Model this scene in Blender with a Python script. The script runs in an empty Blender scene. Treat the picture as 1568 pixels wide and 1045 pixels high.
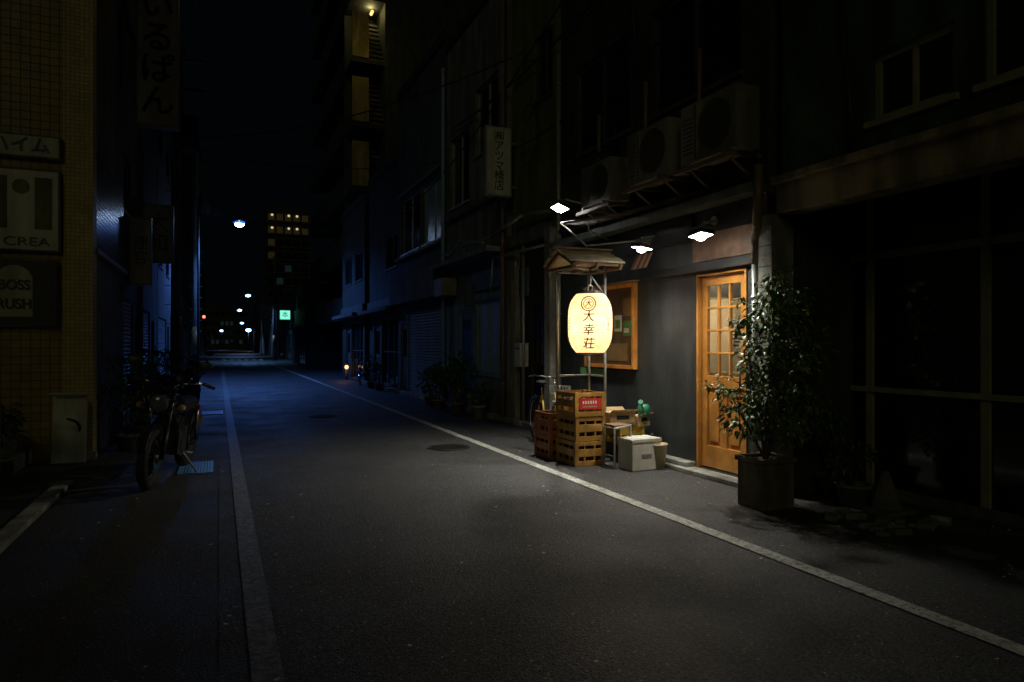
import bpy, bmesh, math, random
from mathutils import Vector, Matrix
random.seed(7)
R=math.radians
sc=bpy.context.scene
sc.view_settings.view_transform='Standard'
sc.view_settings.look='None'
sc.view_settings.exposure=0

# ------------------------------------------------------------ materials
def mat(name,col,rough=.7,var=.25,scale=6.0,bump=.0,bscale=40.0,metal=0.0,emit=None,es=0,spec=.5,dirt=0.0,tile=None):
    m=bpy.data.materials.new(name); m.use_nodes=True
    nt=m.node_tree; N=nt.nodes; L=nt.links
    p=N['Principled BSDF']
    tc=N.new('ShaderNodeTexCoord')
    nz=N.new('ShaderNodeTexNoise'); nz.inputs['Scale'].default_value=scale; nz.inputs['Detail'].default_value=6
    nz.inputs['Roughness'].default_value=.65
    L.new(tc.outputs['Object'],nz.inputs['Vector'])
    cr=N.new('ShaderNodeValToRGB')
    cr.color_ramp.elements[0].position=.3; cr.color_ramp.elements[1].position=.7
    a=[max(0,c*(1-var)) for c in col]; b=[min(1,c*(1+var)) for c in col]
    cr.color_ramp.elements[0].color=(*a,1); cr.color_ramp.elements[1].color=(*b,1)
    L.new(nz.outputs['Fac'],cr.inputs['Fac'])
    out=cr.outputs['Color']
    if dirt>0:
        n2=N.new('ShaderNodeTexNoise'); n2.inputs['Scale'].default_value=1.7; n2.inputs['Detail'].default_value=8
        mp=N.new('ShaderNodeMapping'); mp.inputs['Scale'].default_value=(2.5,2.5,.5)
        L.new(tc.outputs['Object'],mp.inputs['Vector']); L.new(mp.outputs['Vector'],n2.inputs['Vector'])
        r2=N.new('ShaderNodeValToRGB'); r2.color_ramp.elements[0].position=.42; r2.color_ramp.elements[1].position=.62
        k=1-dirt
        r2.color_ramp.elements[0].color=(k,k*.97,k*.9,1); r2.color_ramp.elements[1].color=(1,1,1,1)
        L.new(n2.outputs['Fac'],r2.inputs['Fac'])
        mx=N.new('ShaderNodeMixRGB'); mx.blend_type='MULTIPLY'; mx.inputs['Fac'].default_value=1
        L.new(out,mx.inputs['Color1']); L.new(r2.outputs['Color'],mx.inputs['Color2']); out=mx.outputs['Color']
    if tile:
        bt=N.new('ShaderNodeTexBrick'); bt.offset=tile[3] if len(tile)>3 else 0
        bt.inputs['Scale'].default_value=1; bt.inputs['Brick Width'].default_value=tile[0]; bt.inputs['Row Height'].default_value=tile[1]
        bt.inputs['Mortar Size'].default_value=tile[2]; bt.inputs['Color1'].default_value=(1,1,1,1); bt.inputs['Color2'].default_value=(.8,.8,.8,1)
        bt.inputs['Mortar'].default_value=(.45,.45,.45,1)
        sp=N.new('ShaderNodeSeparateXYZ'); cb=N.new('ShaderNodeCombineXYZ'); ad=N.new('ShaderNodeMath'); ad.operation='ADD'
        L.new(tc.outputs['Object'],sp.inputs[0]); L.new(sp.outputs[0],ad.inputs[0]); L.new(sp.outputs[1],ad.inputs[1])
        L.new(ad.outputs[0],cb.inputs[0]); L.new(sp.outputs[2],cb.inputs[1]); L.new(cb.outputs[0],bt.inputs['Vector'])
        mx=N.new('ShaderNodeMixRGB'); mx.blend_type='MULTIPLY'; mx.inputs['Fac'].default_value=1
        L.new(out,mx.inputs['Color1']); L.new(bt.outputs['Color'],mx.inputs['Color2']); out=mx.outputs['Color']
        bp=N.new('ShaderNodeBump'); bp.inputs['Strength'].default_value=.5; bp.inputs['Distance'].default_value=.006
        L.new(bt.outputs['Color'],bp.inputs['Height']); L.new(bp.outputs['Normal'],p.inputs['Normal'])
        mr=N.new('ShaderNodeMapRange'); mr.inputs['From Min'].default_value=.45; mr.inputs['From Max'].default_value=.8
        mr.inputs['To Min'].default_value=.85; mr.inputs['To Max'].default_value=rough
        L.new(bt.outputs['Color'],mr.inputs['Value']); L.new(mr.outputs[0],p.inputs['Roughness'])
    L.new(out,p.inputs['Base Color'])
    if not tile: p.inputs['Roughness'].default_value=rough
    p.inputs['Metallic'].default_value=metal
    p.inputs['Specular IOR Level'].default_value=spec
    if bump>0 and not tile:
        nb=N.new('ShaderNodeTexNoise'); nb.inputs['Scale'].default_value=bscale; nb.inputs['Detail'].default_value=5
        L.new(tc.outputs['Object'],nb.inputs['Vector'])
        bp=N.new('ShaderNodeBump'); bp.inputs['Strength'].default_value=bump; bp.inputs['Distance'].default_value=.01
        L.new(nb.outputs['Fac'],bp.inputs['Height']); L.new(bp.outputs['Normal'],p.inputs['Normal'])
    return m

def asphalt(name,base):
    m=mat(name,(base,base,base*.96),rough=.62,var=.0,scale=3)
    nt=m.node_tree;N=nt.nodes;L=nt.links;p=N['Principled BSDF']
    tc=N.new('ShaderNodeTexCoord')
    def noise(s,d=4):
        n=N.new('ShaderNodeTexNoise'); n.inputs['Scale'].default_value=s; n.inputs['Detail'].default_value=d
        L.new(tc.outputs['Object'],n.inputs['Vector']); return n
    def ramp(src,p0,c0,p1,c1):
        r=N.new('ShaderNodeValToRGB'); r.color_ramp.elements[0].position=p0; r.color_ramp.elements[1].position=p1
        r.color_ramp.elements[0].color=(c0,c0,c0,1); r.color_ramp.elements[1].color=(c1,c1,c1,1); L.new(src,r.inputs['Fac']); return r
    big=ramp(noise(.8,8).outputs['Fac'],.3,base*.80,.7,base*1.14)
    fine=ramp(noise(60,3).outputs['Fac'],.38,.30,.64,1.8)
    vo=N.new('ShaderNodeTexVoronoi'); vo.inputs['Scale'].default_value=30; L.new(tc.outputs['Object'],vo.inputs['Vector'])
    fl=N.new('ShaderNodeMapRange'); fl.inputs['From Min'].default_value=.12; fl.inputs['From Max'].default_value=.24; fl.inputs['To Min'].default_value=6; fl.inputs['To Max'].default_value=1  # bright flecks: wet sparkle put into the colour as pale gravel
    L.new(vo.outputs['Distance'],fl.inputs['Value'])
    sel=ramp(noise(17,2).outputs['Fac'],.52,0,.60,1)
    mx=N.new('ShaderNodeMixRGB'); mx.blend_type='MULTIPLY'; mx.inputs['Fac'].default_value=1
    L.new(big.outputs[0],mx.inputs[1]); L.new(fine.outputs[0],mx.inputs[2])
    m2=N.new('ShaderNodeMixRGB'); m2.blend_type='MULTIPLY'
    L.new(sel.outputs[0],m2.inputs['Fac']); L.new(mx.outputs[0],m2.inputs[1]); L.new(fl.outputs[0],m2.inputs[2])
    vc=N.new('ShaderNodeTexVoronoi'); vc.feature='DISTANCE_TO_EDGE'; vc.inputs['Scale'].default_value=.33
    nd=noise(1.6,4); ma=N.new('ShaderNodeMixRGB'); ma.blend_type='ADD'; ma.inputs['Fac'].default_value=.9
    L.new(tc.outputs['Object'],ma.inputs[1]); L.new(nd.outputs['Color'],ma.inputs[2]); L.new(ma.outputs[0],vc.inputs['Vector'])
    ck=ramp(vc.outputs['Distance'],.002,.45,.006,1)
    m3=N.new('ShaderNodeMixRGB'); m3.blend_type='MULTIPLY'; m3.inputs['Fac'].default_value=.8
    L.new(m2.outputs[0],m3.inputs[1]); L.new(ck.outputs[0],m3.inputs[2])
    L.new(m3.outputs[0],p.inputs['Base Color'])
    rr=ramp(noise(1.3,5).outputs['Fac'],.35,.52,.7,.75); L.new(rr.outputs[0],p.inputs['Roughness'])
    bp=N.new('ShaderNodeBump'); bp.inputs['Strength'].default_value=1; bp.inputs['Distance'].default_value=.010
    L.new(noise(90,3).outputs['Fac'],bp.inputs['Height']); L.new(bp.outputs['Normal'],p.inputs['Normal'])
    return m

def linepaint(name,c,lo,hi):
    m=mat(name,c,rough=.6,var=.25,scale=4)
    nt=m.node_tree;N=nt.nodes;L=nt.links;p=N['Principled BSDF']
    src=p.inputs['Base Color'].links[0].from_socket
    tc=N.new('ShaderNodeTexCoord'); n=N.new('ShaderNodeTexNoise'); n.inputs['Scale'].default_value=30; n.inputs['Detail'].default_value=8; n.inputs['Roughness'].default_value=.8
    L.new(tc.outputs['Object'],n.inputs['Vector'])
    r=N.new('ShaderNodeValToRGB'); r.color_ramp.elements[0].position=lo; r.color_ramp.elements[1].position=hi
    L.new(n.outputs['Fac'],r.inputs['Fac'])
    mx=N.new('ShaderNodeMixRGB'); L.new(r.outputs[0],mx.inputs[0]); mx.inputs[1].default_value=(.06,.06,.056,1); L.new(src,mx.inputs[2])
    L.new(mx.outputs[0],p.inputs['Base Color'])
    return m

def emis(name,col,s,samp='NONE'):
    m=bpy.data.materials.new(name); m.use_nodes=True; nt=m.node_tree
    nt.nodes.remove(nt.nodes['Principled BSDF'])
    e=nt.nodes.new('ShaderNodeEmission'); e.inputs[0].default_value=(*col,1); e.inputs[1].default_value=s
    nt.links.new(e.outputs[0],nt.nodes['Material Output'].inputs[0])
    try: m.cycles.emission_sampling=samp
    except Exception: pass
    return m

def clearglass(name):
    m=bpy.data.materials.new(name); m.use_nodes=True; nt=m.node_tree
    nt.nodes.remove(nt.nodes['Principled BSDF'])
    t=nt.nodes.new('ShaderNodeBsdfTransparent'); t.inputs[0].default_value=(.9,.9,.86,1)
    g=nt.nodes.new('ShaderNodeBsdfGlossy'); g.inputs['Roughness'].default_value=.05; g.inputs[0].default_value=(.9,.9,.9,1)
    mx=nt.nodes.new('ShaderNodeMixShader'); mx.inputs[0].default_value=.08
    nt.links.new(t.outputs[0],mx.inputs[1]); nt.links.new(g.outputs[0],mx.inputs[2])
    nt.links.new(mx.outputs[0],nt.nodes['Material Output'].inputs[0]); return m

M={}
M['asphalt']=asphalt('asphalt_mat',.055)
M['asphalt2']=asphalt('asphalt_shoulder_mat',.047)
M['line']=linepaint('line_paint',(.58,.58,.53),.38,.52)
M['lineworn']=linepaint('line_paint_worn',(.24,.24,.23),.42,.62)
M['conc']=mat('concrete',(.30,.30,.27),.85,.3,7,.5,60,dirt=.5)
M['concd']=mat('concrete_dark',(.13,.13,.12),.85,.3,5,.5,50,dirt=.5)
M['char']=mat('charcoal_wall',(.034,.041,.046),.55,.3,4,.35,90,dirt=.4)
M['black']=mat('black_paint',(.012,.012,.012),.45,.2)
M['dark']=mat('dark_wall',(.045,.052,.045),.8,.35,3,.3,30,dirt=.5)
M['green']=mat('green_wall',(.04,.085,.045),.8,.3,3,.3,30,dirt=.5)
M['olive']=mat('olive_mortar',(.16,.165,.07),.85,.3,2.5,.3,40,dirt=.45)
M['beige']=mat('beige_beam',(.28,.23,.13),.7,.25,4,.2,40,dirt=.55)
M['ytile']=mat('yellow_tile',(.24,.18,.035),.45,.2,3,tile=(.1,.1,.006))
M['ytile2']=mat('yellow_tile_corner',(.38,.33,.12),.45,.2,3,tile=(.05,.05,.004))
M['stairwall']=mat('yellow_stair_wall',(.34,.26,.07),.7,.2,3,dirt=.4)
M['gtile']=mat('glazed_tile',(.10,.12,.16),.24,.2,3,tile=(.12,.06,.006,.5),spec=1.0)
M['bluewall']=mat('blue_grey_wall',(.18,.24,.30),.7,.2,3,.3,30,dirt=.4)
M['greywall']=mat('grey_wall',(.22,.23,.22),.8,.25,2,.3,30,dirt=.5)
M['greywall2']=mat('dim_grey_wall',(.10,.11,.12),.8,.3,2,.3,30,dirt=.5)
M['alu']=mat('aluminium_frame',(.32,.34,.34),.4,.12,5,metal=.4)
M['bluealu']=mat('blue_painted_frame',(.18,.28,.38),.45,.15,5)
M['greenframe']=mat('green_steel_frame',(.28,.27,.15),.5,.25,6)
M['glass']=mat('dark_glass',(.010,.012,.013),.08,.2,2,spec=.5)
M['frost']=mat('frosted_glass',(.24,.36,.48),.25,.2,2,spec=.6)
M['clear']=clearglass('clear_glass')
M['orange']=mat('orange_wood',(.58,.25,.05),.42,.28,5,.15,60,dirt=.3)
M['wood']=mat('brown_wood',(.20,.11,.06),.6,.35,9,.3,60)
M['woodlt']=mat('weathered_wood',(.34,.30,.19),.7,.4,14,.4,60)
M['steel']=mat('galvanised_pipe',(.30,.31,.29),.45,.25,20,metal=.4)
M['brownpipe']=mat('brown_drainpipe',(.16,.11,.08),.5,.2)
M['acm']=mat('ac_casing',(.26,.25,.19),.55,.15,5,dirt=.5)
M['fan']=mat('fan_grille',(.05,.05,.045),.6,.2)
M['shut']=mat('shutter_slats',(.22,.27,.31),.5,.15,4,dirt=.3)
M['white']=mat('white_plastic',(.60,.60,.57),.5,.08,6,dirt=.2)
M['foam']=mat('foam_box_white',(.72,.73,.68),.7,.06,20,.3,80,dirt=.3)
M['ycrate']=mat('yellow_crate',(.46,.235,.05),.45,.3,9,dirt=.5)
M['ocrate']=mat('orange_crate',(.36,.12,.03),.5,.25,12,dirt=.4)
M['red']=mat('red_label',(.48,.025,.022),.5,.1)
M['card']=mat('cardboard',(.38,.25,.12),.8,.15,9)
M['yel']=mat('yellow_plastic',(.52,.34,.04),.45,.15)
M['bin']=mat('bin_cream',(.50,.42,.26),.5,.1,dirt=.2)
M['gr']=mat('green_plastic',(.03,.18,.10),.35,.1)
M['bottle']=mat('brown_bottle',(.05,.022,.008),.1,.1)
M['leaf']=mat('leaf_green',(.080,.165,.03),.38,.45,9)
M['leaf2']=mat('leaf_dark',(.040,.105,.035),.42,.4,9)
M['leafy']=mat('leaf_yellow',(.16,.20,.035),.42,.4,9)
M['dleaf']=mat('leaf_deep',(.03,.06,.022),.5,.4,9)
M['stem']=mat('plant_stem',(.10,.07,.04),.8,.3)
M['pot']=mat('planter_box_mat',(.17,.145,.10),.8,.3,8,.4,40,dirt=.4)
M['terra']=mat('pot_clay',(.20,.15,.11),.8,.2)
M['rubber']=mat('rubber',(.015,.015,.015),.75,.2,20,.3,60)
M['paintblk']=mat('motor_paint',(.012,.013,.015),.18,.1,spec=.6)
M['chrome']=mat('chrome',(.40,.42,.45),.22,.1,metal=1)
M['engine']=mat('engine_grey',(.07,.07,.07),.5,.2,metal=.5)
M['lens']=mat('headlight_glass',(.12,.13,.14),.08,.1,spec=.8)
M['paper']=mat('paper_cream',(.72,.66,.52),.8,.08)
M['paperw']=mat('paper_white',(.75,.74,.68),.8,.08)
M['pblue']=mat('poster_blue',(.12,.30,.42),.7,.2,30)
M['pgreen']=mat('poster_green',(.15,.38,.14),.7,.3,30)
M['ink']=mat('black_ink',(.01,.008,.006),.7,.1)
M['signw']=mat('sign_white_face',(.50,.52,.44),.45,.1,4,dirt=.3)
M['signc']=mat('sign_cream_face',(.40,.42,.32),.5,.12,4,dirt=.35)
M['signdk']=mat('sign_dark_face',(.03,.03,.028),.5,.1)
M['grate']=mat('blue_grate',(.14,.36,.66),.45,.2,20,metal=.1)
M['iron']=mat('iron_cover',(.035,.035,.035),.5,.2,20,.4,60,metal=.5)
M['awn']=mat('awning_red',(.18,.05,.035),.7,.2)
M['wire']=mat('black_cable',(.012,.012,.012),.6,.1)
M['tealsign']=mat('faded_panel',(.08,.11,.10),.6,.3,5,dirt=.4)
M['rub']=mat('rubble_grey',(.13,.13,.115),.9,.35,9,.6,60)
M['led']=emis('led_panel',(1,.98,.93),30)
M['blueled']=emis('street_lamp_core',(.45,.65,1),40,'AUTO')
M['bluehalo']=emis('street_lamp_halo_glow',(.03,.14,1),1.4)  # saturated glow that imitates the blue halo around the lamp
M['blueled2']=emis('street_lamp_lens_far',(.28,.58,1),7)
M['warmwin']=emis('lit_window_warm',(1,.72,.42),.7)
M['dimwin']=emis('lit_window_dim',(.75,.55,.2),.018)
M['coolwin']=emis('lit_window_cool',(.4,.8,.9),.012)
M['cyan']=emis('lit_sign_face',(.25,1,.72),1.1)
M['redl']=emis('red_light',(1,.12,.06),5)
M['amber']=emis('amber_lamp',(1,.55,.2),2.0)

# ------------------------------------------------------------ builder
def empty(name):
    o=bpy.data.objects.new(name,None); sc.collection.objects.link(o); o.empty_display_size=.2; return o
class B:
    def __init__(s): s.bm=bmesh.new(); s.m=[]
    def mi(s,k):
        if k not in s.m: s.m.append(k)
        return s.m.index(k)
    def _set(s,vs,k,smooth=False):
        i=s.mi(k); fs=set(f for v in vs for f in v.link_faces)
        for f in fs: f.material_index=i; f.smooth=smooth
    def box(s,x0,x1,y0,y1,z0,z1,k):
        return s.obox(((x0+x1)/2,(y0+y1)/2,(z0+z1)/2),(abs(x1-x0),abs(y1-y0),abs(z1-z0)),None,k)
    def obox(s,c,size,rot,k):
        mt=Matrix.Translation(c)@(rot.to_4x4() if rot else Matrix.Identity(4))@Matrix.Diagonal((*size,1))
        r=bmesh.ops.create_cube(s.bm,size=1,matrix=mt); s._set(r['verts'],k); return s
    def cyl(s,p0,p1,r,k,r2=None,seg=14,smooth=True,caps=True):
        p0=Vector(p0);p1=Vector(p1);d=p1-p0
        q=Vector((0,0,1)).rotation_difference(d.normalized()) if d.length>1e-6 else Matrix.Identity(3).to_quaternion()
        mt=Matrix.Translation((p0+p1)/2)@q.to_matrix().to_4x4()
        x=bmesh.ops.create_cone(s.bm,cap_ends=caps,segments=seg,radius1=r,radius2=r if r2 is None else r2,depth=d.length,matrix=mt)
        s._set(x['verts'],k,False)
        if smooth:
            for f in set(f for v in x['verts'] for f in v.link_faces):
                if len(f.verts)==4: f.smooth=True
        return s
    def tube(s,pts,r,k,seg=8):
        for a,b in zip(pts[:-1],pts[1:]):
            s.cyl(a,b,r,k,seg=seg)
        for a in pts[1:-1]: s.sph(a,(r,r,r),k,8,6)
        return s
    def sph(s,c,rad,k,u=16,v=10,rot=None):
        if not hasattr(rad,'__len__'): rad=(rad,)*3
        mt=Matrix.Translation(c)@(rot.to_4x4() if rot else Matrix.Identity(4))@Matrix.Diagonal((*rad,1))
        x=bmesh.ops.create_uvsphere(s.bm,u_segments=u,v_segments=v,radius=1,matrix=mt); s._set(x['verts'],k,True); return s
    def torus(s,c,axis,Rr,r,k,n=32,m=8,arc=(0,2*math.pi)):
        q=Vector((0,0,1)).rotation_difference(Vector(axis).normalized()).to_matrix()
        c=Vector(c); full=abs(arc[1]-arc[0]-2*math.pi)<1e-4; rings=[]
        cnt=n if full else n+1
        for i in range(cnt):
            a=arc[0]+(arc[1]-arc[0])*i/n
            rings.append([s.bm.verts.new(c+q@Vector(((Rr+r*math.cos(b))*math.cos(a),(Rr+r*math.cos(b))*math.sin(a),r*math.sin(b)))) for b in [2*math.pi*j/m for j in range(m)]])
        mi=s.mi(k)
        for i in range(n):
            A=rings[i];Bq=rings[(i+1)%cnt]
            for j in range(m):
                f=s.bm.faces.new((A[j],Bq[j],Bq[(j+1)%m],A[(j+1)%m])); f.material_index=mi; f.smooth=True
        return s
    def lathe(s,c,prof,k,n=40):
        c=Vector(c); rings=[]
        for r,z in prof: rings.append([s.bm.verts.new(c+Vector((r*math.cos(2*math.pi*i/n),r*math.sin(2*math.pi*i/n),z))) for i in range(n)])
        mi=s.mi(k)
        for A,Bq in zip(rings[:-1],rings[1:]):
            for i in range(n):
                f=s.bm.faces.new((A[i],A[(i+1)%n],Bq[(i+1)%n],Bq[i])); f.material_index=mi; f.smooth=True
        return s
    def poly(s,pts,k):
        f=s.bm.faces.new([s.bm.verts.new(p) for p in pts]); f.material_index=s.mi(k); return s
    def done(s,name,parent=None,bevel=0,xf=None):
        bmesh.ops.recalc_face_normals(s.bm,faces=s.bm.faces[:])
        me=bpy.data.meshes.new(name); s.bm.to_mesh(me); s.bm.free()
        for k in s.m: me.materials.append(M[k])
        o=bpy.data.objects.new(name,me); sc.collection.objects.link(o)
        if xf is not None: o.matrix_world=xf
        if parent: o.parent=parent
        if bevel>0:
            b=o.modifiers.new('bevel','BEVEL'); b.width=bevel; b.segments=2; b.limit_method='ANGLE'; b.angle_limit=R(40)
        return o

def text(body,size,loc,rotz,k,parent,name='lettering',ext=.003,vertical=False,sx=1.0,spacing=1.0,bold=0.0):
    cu=bpy.data.curves.new(name,'FONT')
    cu.body='\n'.join(body) if vertical else body
    cu.size=size; cu.align_x='CENTER'; cu.align_y='CENTER'; cu.extrude=ext; cu.space_line=spacing; cu.offset=bold
    o=bpy.data.objects.new(name,cu); sc.collection.objects.link(o)
    o.location=loc; o.rotation_euler=(R(90),0,R(rotz)); o.scale=(sx,1,1)
    bpy.context.view_layer.update()
    me=bpy.data.meshes.new_from_object(o.evaluated_get(bpy.context.evaluated_depsgraph_get()))
    mw=o.matrix_world.copy(); bpy.data.objects.remove(o)
    me.transform(mw); me.materials.clear(); me.materials.append(M[k])
    n=bpy.data.objects.new(name,me); sc.collection.objects.link(n)
    if parent: n.parent=parent
    return n

def facade(parent,x,side,y0,y1,z0,z1,ops,k,name='front_wall',th=.16):
    b=B()
    ys=sorted(set([y0,y1]+[o[0] for o in ops]+[o[1] for o in ops])); zs=sorted(set([z0,z1]+[o[2] for o in ops]+[o[3] for o in ops]))
    ys=[v for v in ys if y0<=v<=y1]; zs=[v for v in zs if z0<=v<=z1]
    for a,c in zip(ys[:-1],ys[1:]):
        run=None
        for d,e in zip(zs[:-1],zs[1:]):
            cy=(a+c)/2; cz=(d+e)/2
            solid=not any(o[0]<cy<o[1] and o[2]<cz<o[3] for o in ops)
            if solid:
                if run: run[1]=e
                else: run=[d,e]
            else:
                if run: b.box(x,x+side*th,a,c,run[0],run[1],k); run=None
        if run: b.box(x,x+side*th,a,c,run[0],run[1],k)
    b.done(name,parent)
    f=B()
    for o in ops:
        ya,yb,za,zb,kind=o[:5]; fk=o[5] if len(o)>5 else 'alu'; gk=o[6] if len(o)>6 else 'glass'
        xi=x+side*.05; xo=x+side*.10; fw=.05
        if kind=='open': continue
        if kind in('win','grid'):
            f.box(xi,xo,ya,ya+fw,za,zb,fk); f.box(xi,xo,yb-fw,yb,za,zb,fk)
            f.box(xi,xo,ya+fw,yb-fw,za,za+fw,fk); f.box(xi,xo,ya+fw,yb-fw,zb-fw,zb,fk)
            n=max(2,int(round((yb-ya)/.8))) if kind=='win' else 3
            for i in range(1,n):
                yc=ya+(yb-ya)*i/n; f.box(xi+side*.005,xo-side*.005,yc-.02,yc+.02,za+fw,zb-fw,fk)
            if kind=='grid':
                zc=(za+zb)/2; f.box(xi+side*.008,xo-side*.008,ya+fw,yb-fw,zc-.02,zc+.02,fk)
            f.box(x-side*.04,x+side*.04,ya-.04,yb+.04,za-.05,za-.002,fk)
            f.box(x+side*.08,x+side*.09,ya+fw,yb-fw,za+fw,zb-fw,gk)
        elif kind=='shutter':
            z=za
            while z<zb-.01:
                f.cyl((x+side*.07,ya,z+.04),(x+side*.07,yb,z+.04),.042,'shut',seg=6,smooth=False); z+=.08
            f.box(x+side*.02,x+side*.12,ya-.002,ya+.06,za,zb,'alu'); f.box(x+side*.02,x+side*.12,yb-.06,yb+.002,za,zb,'alu')
        elif kind=='door':
            f.box(x+side*.06,x+side*.11,ya+.05,yb-.05,za,zb-.05,gk)
            f.box(x+side*.03,x+side*.12,ya,ya+.05,za,zb,fk); f.box(x+side*.03,x+side*.12,yb-.05,yb,za,zb,fk); f.box(x+side*.03,x+side*.12,ya+.05,yb-.05,zb-.05,zb,fk)
            f.box(x+side*.045,x+side*.06,ya+.12,yb-.12,za+1.0,zb-.2,'glass')
    if f.m: f.done('openings',parent)
    else: f.bm.free()
def body(parent,x,side,y0,y1,z0,z1,depth,k,roof=.25):
    b=B()
    b.box(x+side*.7,x+side*depth,y0+.02,y1-.02,z0,z1-.02,k)
    b.box(x+side*.16,x+side*.7,y0+.005,y0+.12,z0,z1-.02,k); b.box(x+side*.16,x+side*.7,y1-.12,y1-.005,z0,z1-.02,k)
    b.box(x-side*.06,x+side*(depth+.05),y0+.003,y1-.003,z1,z1+roof,k)
    b.done('structure',parent)
def pipe_v(b,x,y,z0,z1,r,k,clip=True):
    b.cyl((x,y,z0),(x,y,z1),r,k)
    z=z0+.6
    while clip and z<z1: b.cyl((x,y,z),(x,y,z+.03),r*1.35,k); z+=1.2

# ------------------------------------------------------------ ground
def sheet(name,x0,x1,y0,y1,z,k):
    b=B(); b.poly([(x0,y0,z),(x1,y0,z),(x1,y1,z),(x0,y1,z)],k); return b.done(name)
sheet('ground',-400,400,-300,700,0,'asphalt2')
sheet('road',.0,3.75,-12,400,.004,'asphalt')
sheet('cross_road',-60,80,56,63,.008,'asphalt')
mk=empty('road_markings')
def msheet(n,x0,x1,y0,y1,z,k):
    o=sheet(n,x0,x1,y0,y1,z,k); o.parent=mk
msheet('edge_line_right',3.41,3.53,-4,48,.012,'line')
msheet('edge_line_left',.13,.26,2.2,48,.012,'lineworn')
for i in range(6): msheet('crossing_stripe_%d'%i,.3+i*.62,.66+i*.62,50,53.5,.012,'line')
for i in range(6): msheet('crossing_stripe_far_%d'%i,.3+i*.62,.66+i*.62,65,69,.012,'line')
b=B()
for i in range(13): b.box(4.84,4.99,9.7+i*1.2,9.7+i*1.2+1.19,0,.10,'conc')
b.done('kerb',bevel=.012)
b=B()
for i in range(5): b.box(-1.52,-1.38,3.0+i*1.05,3.0+i*1.05+1.04,0,.05,'conc')
b.done('kerb.001',bevel=.01)
def grate(x0,x1,y0,y1,k,name):
    e=empty(name); b=B(); b.box(x0,x1,y0,y0+.03,.002,.02,k); b.box(x0,x1,y1-.03,y1,.002,.02,k); b.box(x0,x0+.03,y0+.03,y1-.03,.002,.02,k); b.box(x1-.03,x1,y0+.03,y1-.03,.002,.02,k)
    n=9
    for i in range(n):
        x=x0+.03+(x1-x0-.06)*(i+.5)/n; b.box(x-.012,x+.012,y0+.03,y1-.03,.002,.018,k)
    b.box(x0+.03,x1-.03,y0+.03,y1-.03,.006,.010,'iron')
    b.done('grate_bars',e)
grate(-.42,-.06,8.35,9.15,'grate','drain_grate')
grate(-.32,.08,15.2,16.0,'grate','drain_grate.001')
def manhole(x,y,r,name):
    e=empty(name); b=B(); b.cyl((x,y,.004),(x,y,.012),r,'iron',seg=40); b.torus((x,y,.012),(0,0,1),r*.93,.006,'iron',40,6)
    for i in range(-4,5):
        h=math.sqrt(max(0,(r*.82)**2-(i*r*.18)**2)); b.box(x-h,x+h,y+i*r*.18-.01,y+i*r*.18+.01,.011,.016,'iron')
    b.done('cover',e)
manhole(2.95,9.1,.30,'manhole_shadow_disc'); manhole(1.9,14.0,.3,'manhole_shadow_disc.001')  # the first disc stands in for dark shadow patches on the road
b=B()
for i in range(420):
    x=random.uniform(3.2,5.6); y=random.uniform(1.5,12)
    if i%2==0: x=random.uniform(-1,4); y=random.uniform(2,9)
    if y>5.2 and x>4.7: x-=.9
    s_=random.uniform(.005,.017); a=random.uniform(0,6.28)
    p=[(x+s_*math.cos(a+t),y+s_*.6*math.sin(a+t),.016+random.uniform(0,.008)) for t in (0,1.7,3.1,4.8)]
    b.poly(p,random.choice(['leafy','paper','card','paperw']))
b.done('ground_litter')
b=B()
for i in range(18):
    x=random.uniform(4.6,5.4); y=random.uniform(3.5,4.3); s_=random.uniform(.03,.11)
    rot=Matrix.Rotation(random.uniform(0,3),3,'Z')@Matrix.Rotation(random.uniform(-.25,.25),3,'X')
    b.obox((x,y,s_*.2),(s_*1.6,s_*1.1,s_*.5),rot,'rub')
b.done('concrete_rubble',bevel=.008)

# ------------------------------------------------------------ SHOP (izakaya)
shop=empty('izakaya_building')
facade(shop,5.0,1,5.22,9.66,.0,2.95,[(5.50,6.30,.06,2.24,'open')],'char')
facade(shop,5.0,1,5.22,9.66,2.95,8.5,[(5.6,7.2,4.3,5.6,'win','tealsign'),(7.7,9.2,4.3,5.6,'win','tealsign')],'dark','upper_wall')
b=B()
b.box(5.16,7.0,5.225,5.32,0,2.6,'paper'); b.box(5.16,7.0,7.6,7.7,0,2.6,'paper'); b.box(7.0,7.1,5.225,7.7,0,2.6,'paper')
b.box(5.16,7.1,5.225,7.7,2.6,2.7,'paper'); b.box(5.16,7.1,5.225,7.7,0,.05,'wood')
b.done('dining_room',shop)
b=B()
for z in (1.25,1.66): b.box(6.78,6.98,5.4,7.55,z,z+.03,'wood')
for z in (1.28,1.69):
    y=5.5
    while y<7.4:
        h=random.uniform(.08,.24); r=random.uniform(.03,.05); kk=random.choice(['paperw','bottle','red','gr','card','pblue','white','bottle'])
        b.cyl((6.88,y,z),(6.88,y,z+h*.7),r,kk); b.cyl((6.88,y,z+h*.7),(6.88,y,z+h),r*.4,kk); y+=random.uniform(.10,.26)
b.box(5.9,6.3,5.7,7.4,.05,1.05,'wood'); b.box(5.85,6.35,5.65,7.45,1.05,1.09,'woodlt')
b.done('shelves',shop)
b=B()
b.box(5.42,5.43,5.60,5.84,1.36,1.66,'paperw'); b.box(5.42,5.43,6.00,6.26,1.40,1.74,'paperw'); b.box(5.40,5.41,5.86,5.97,1.22,1.40,'pblue'); b.box(5.40,5.41,5.62,5.74,1.18,1.32,'red')
b.box(5.44,5.45,5.40,6.7,1.98,2.22,'ink')
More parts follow.
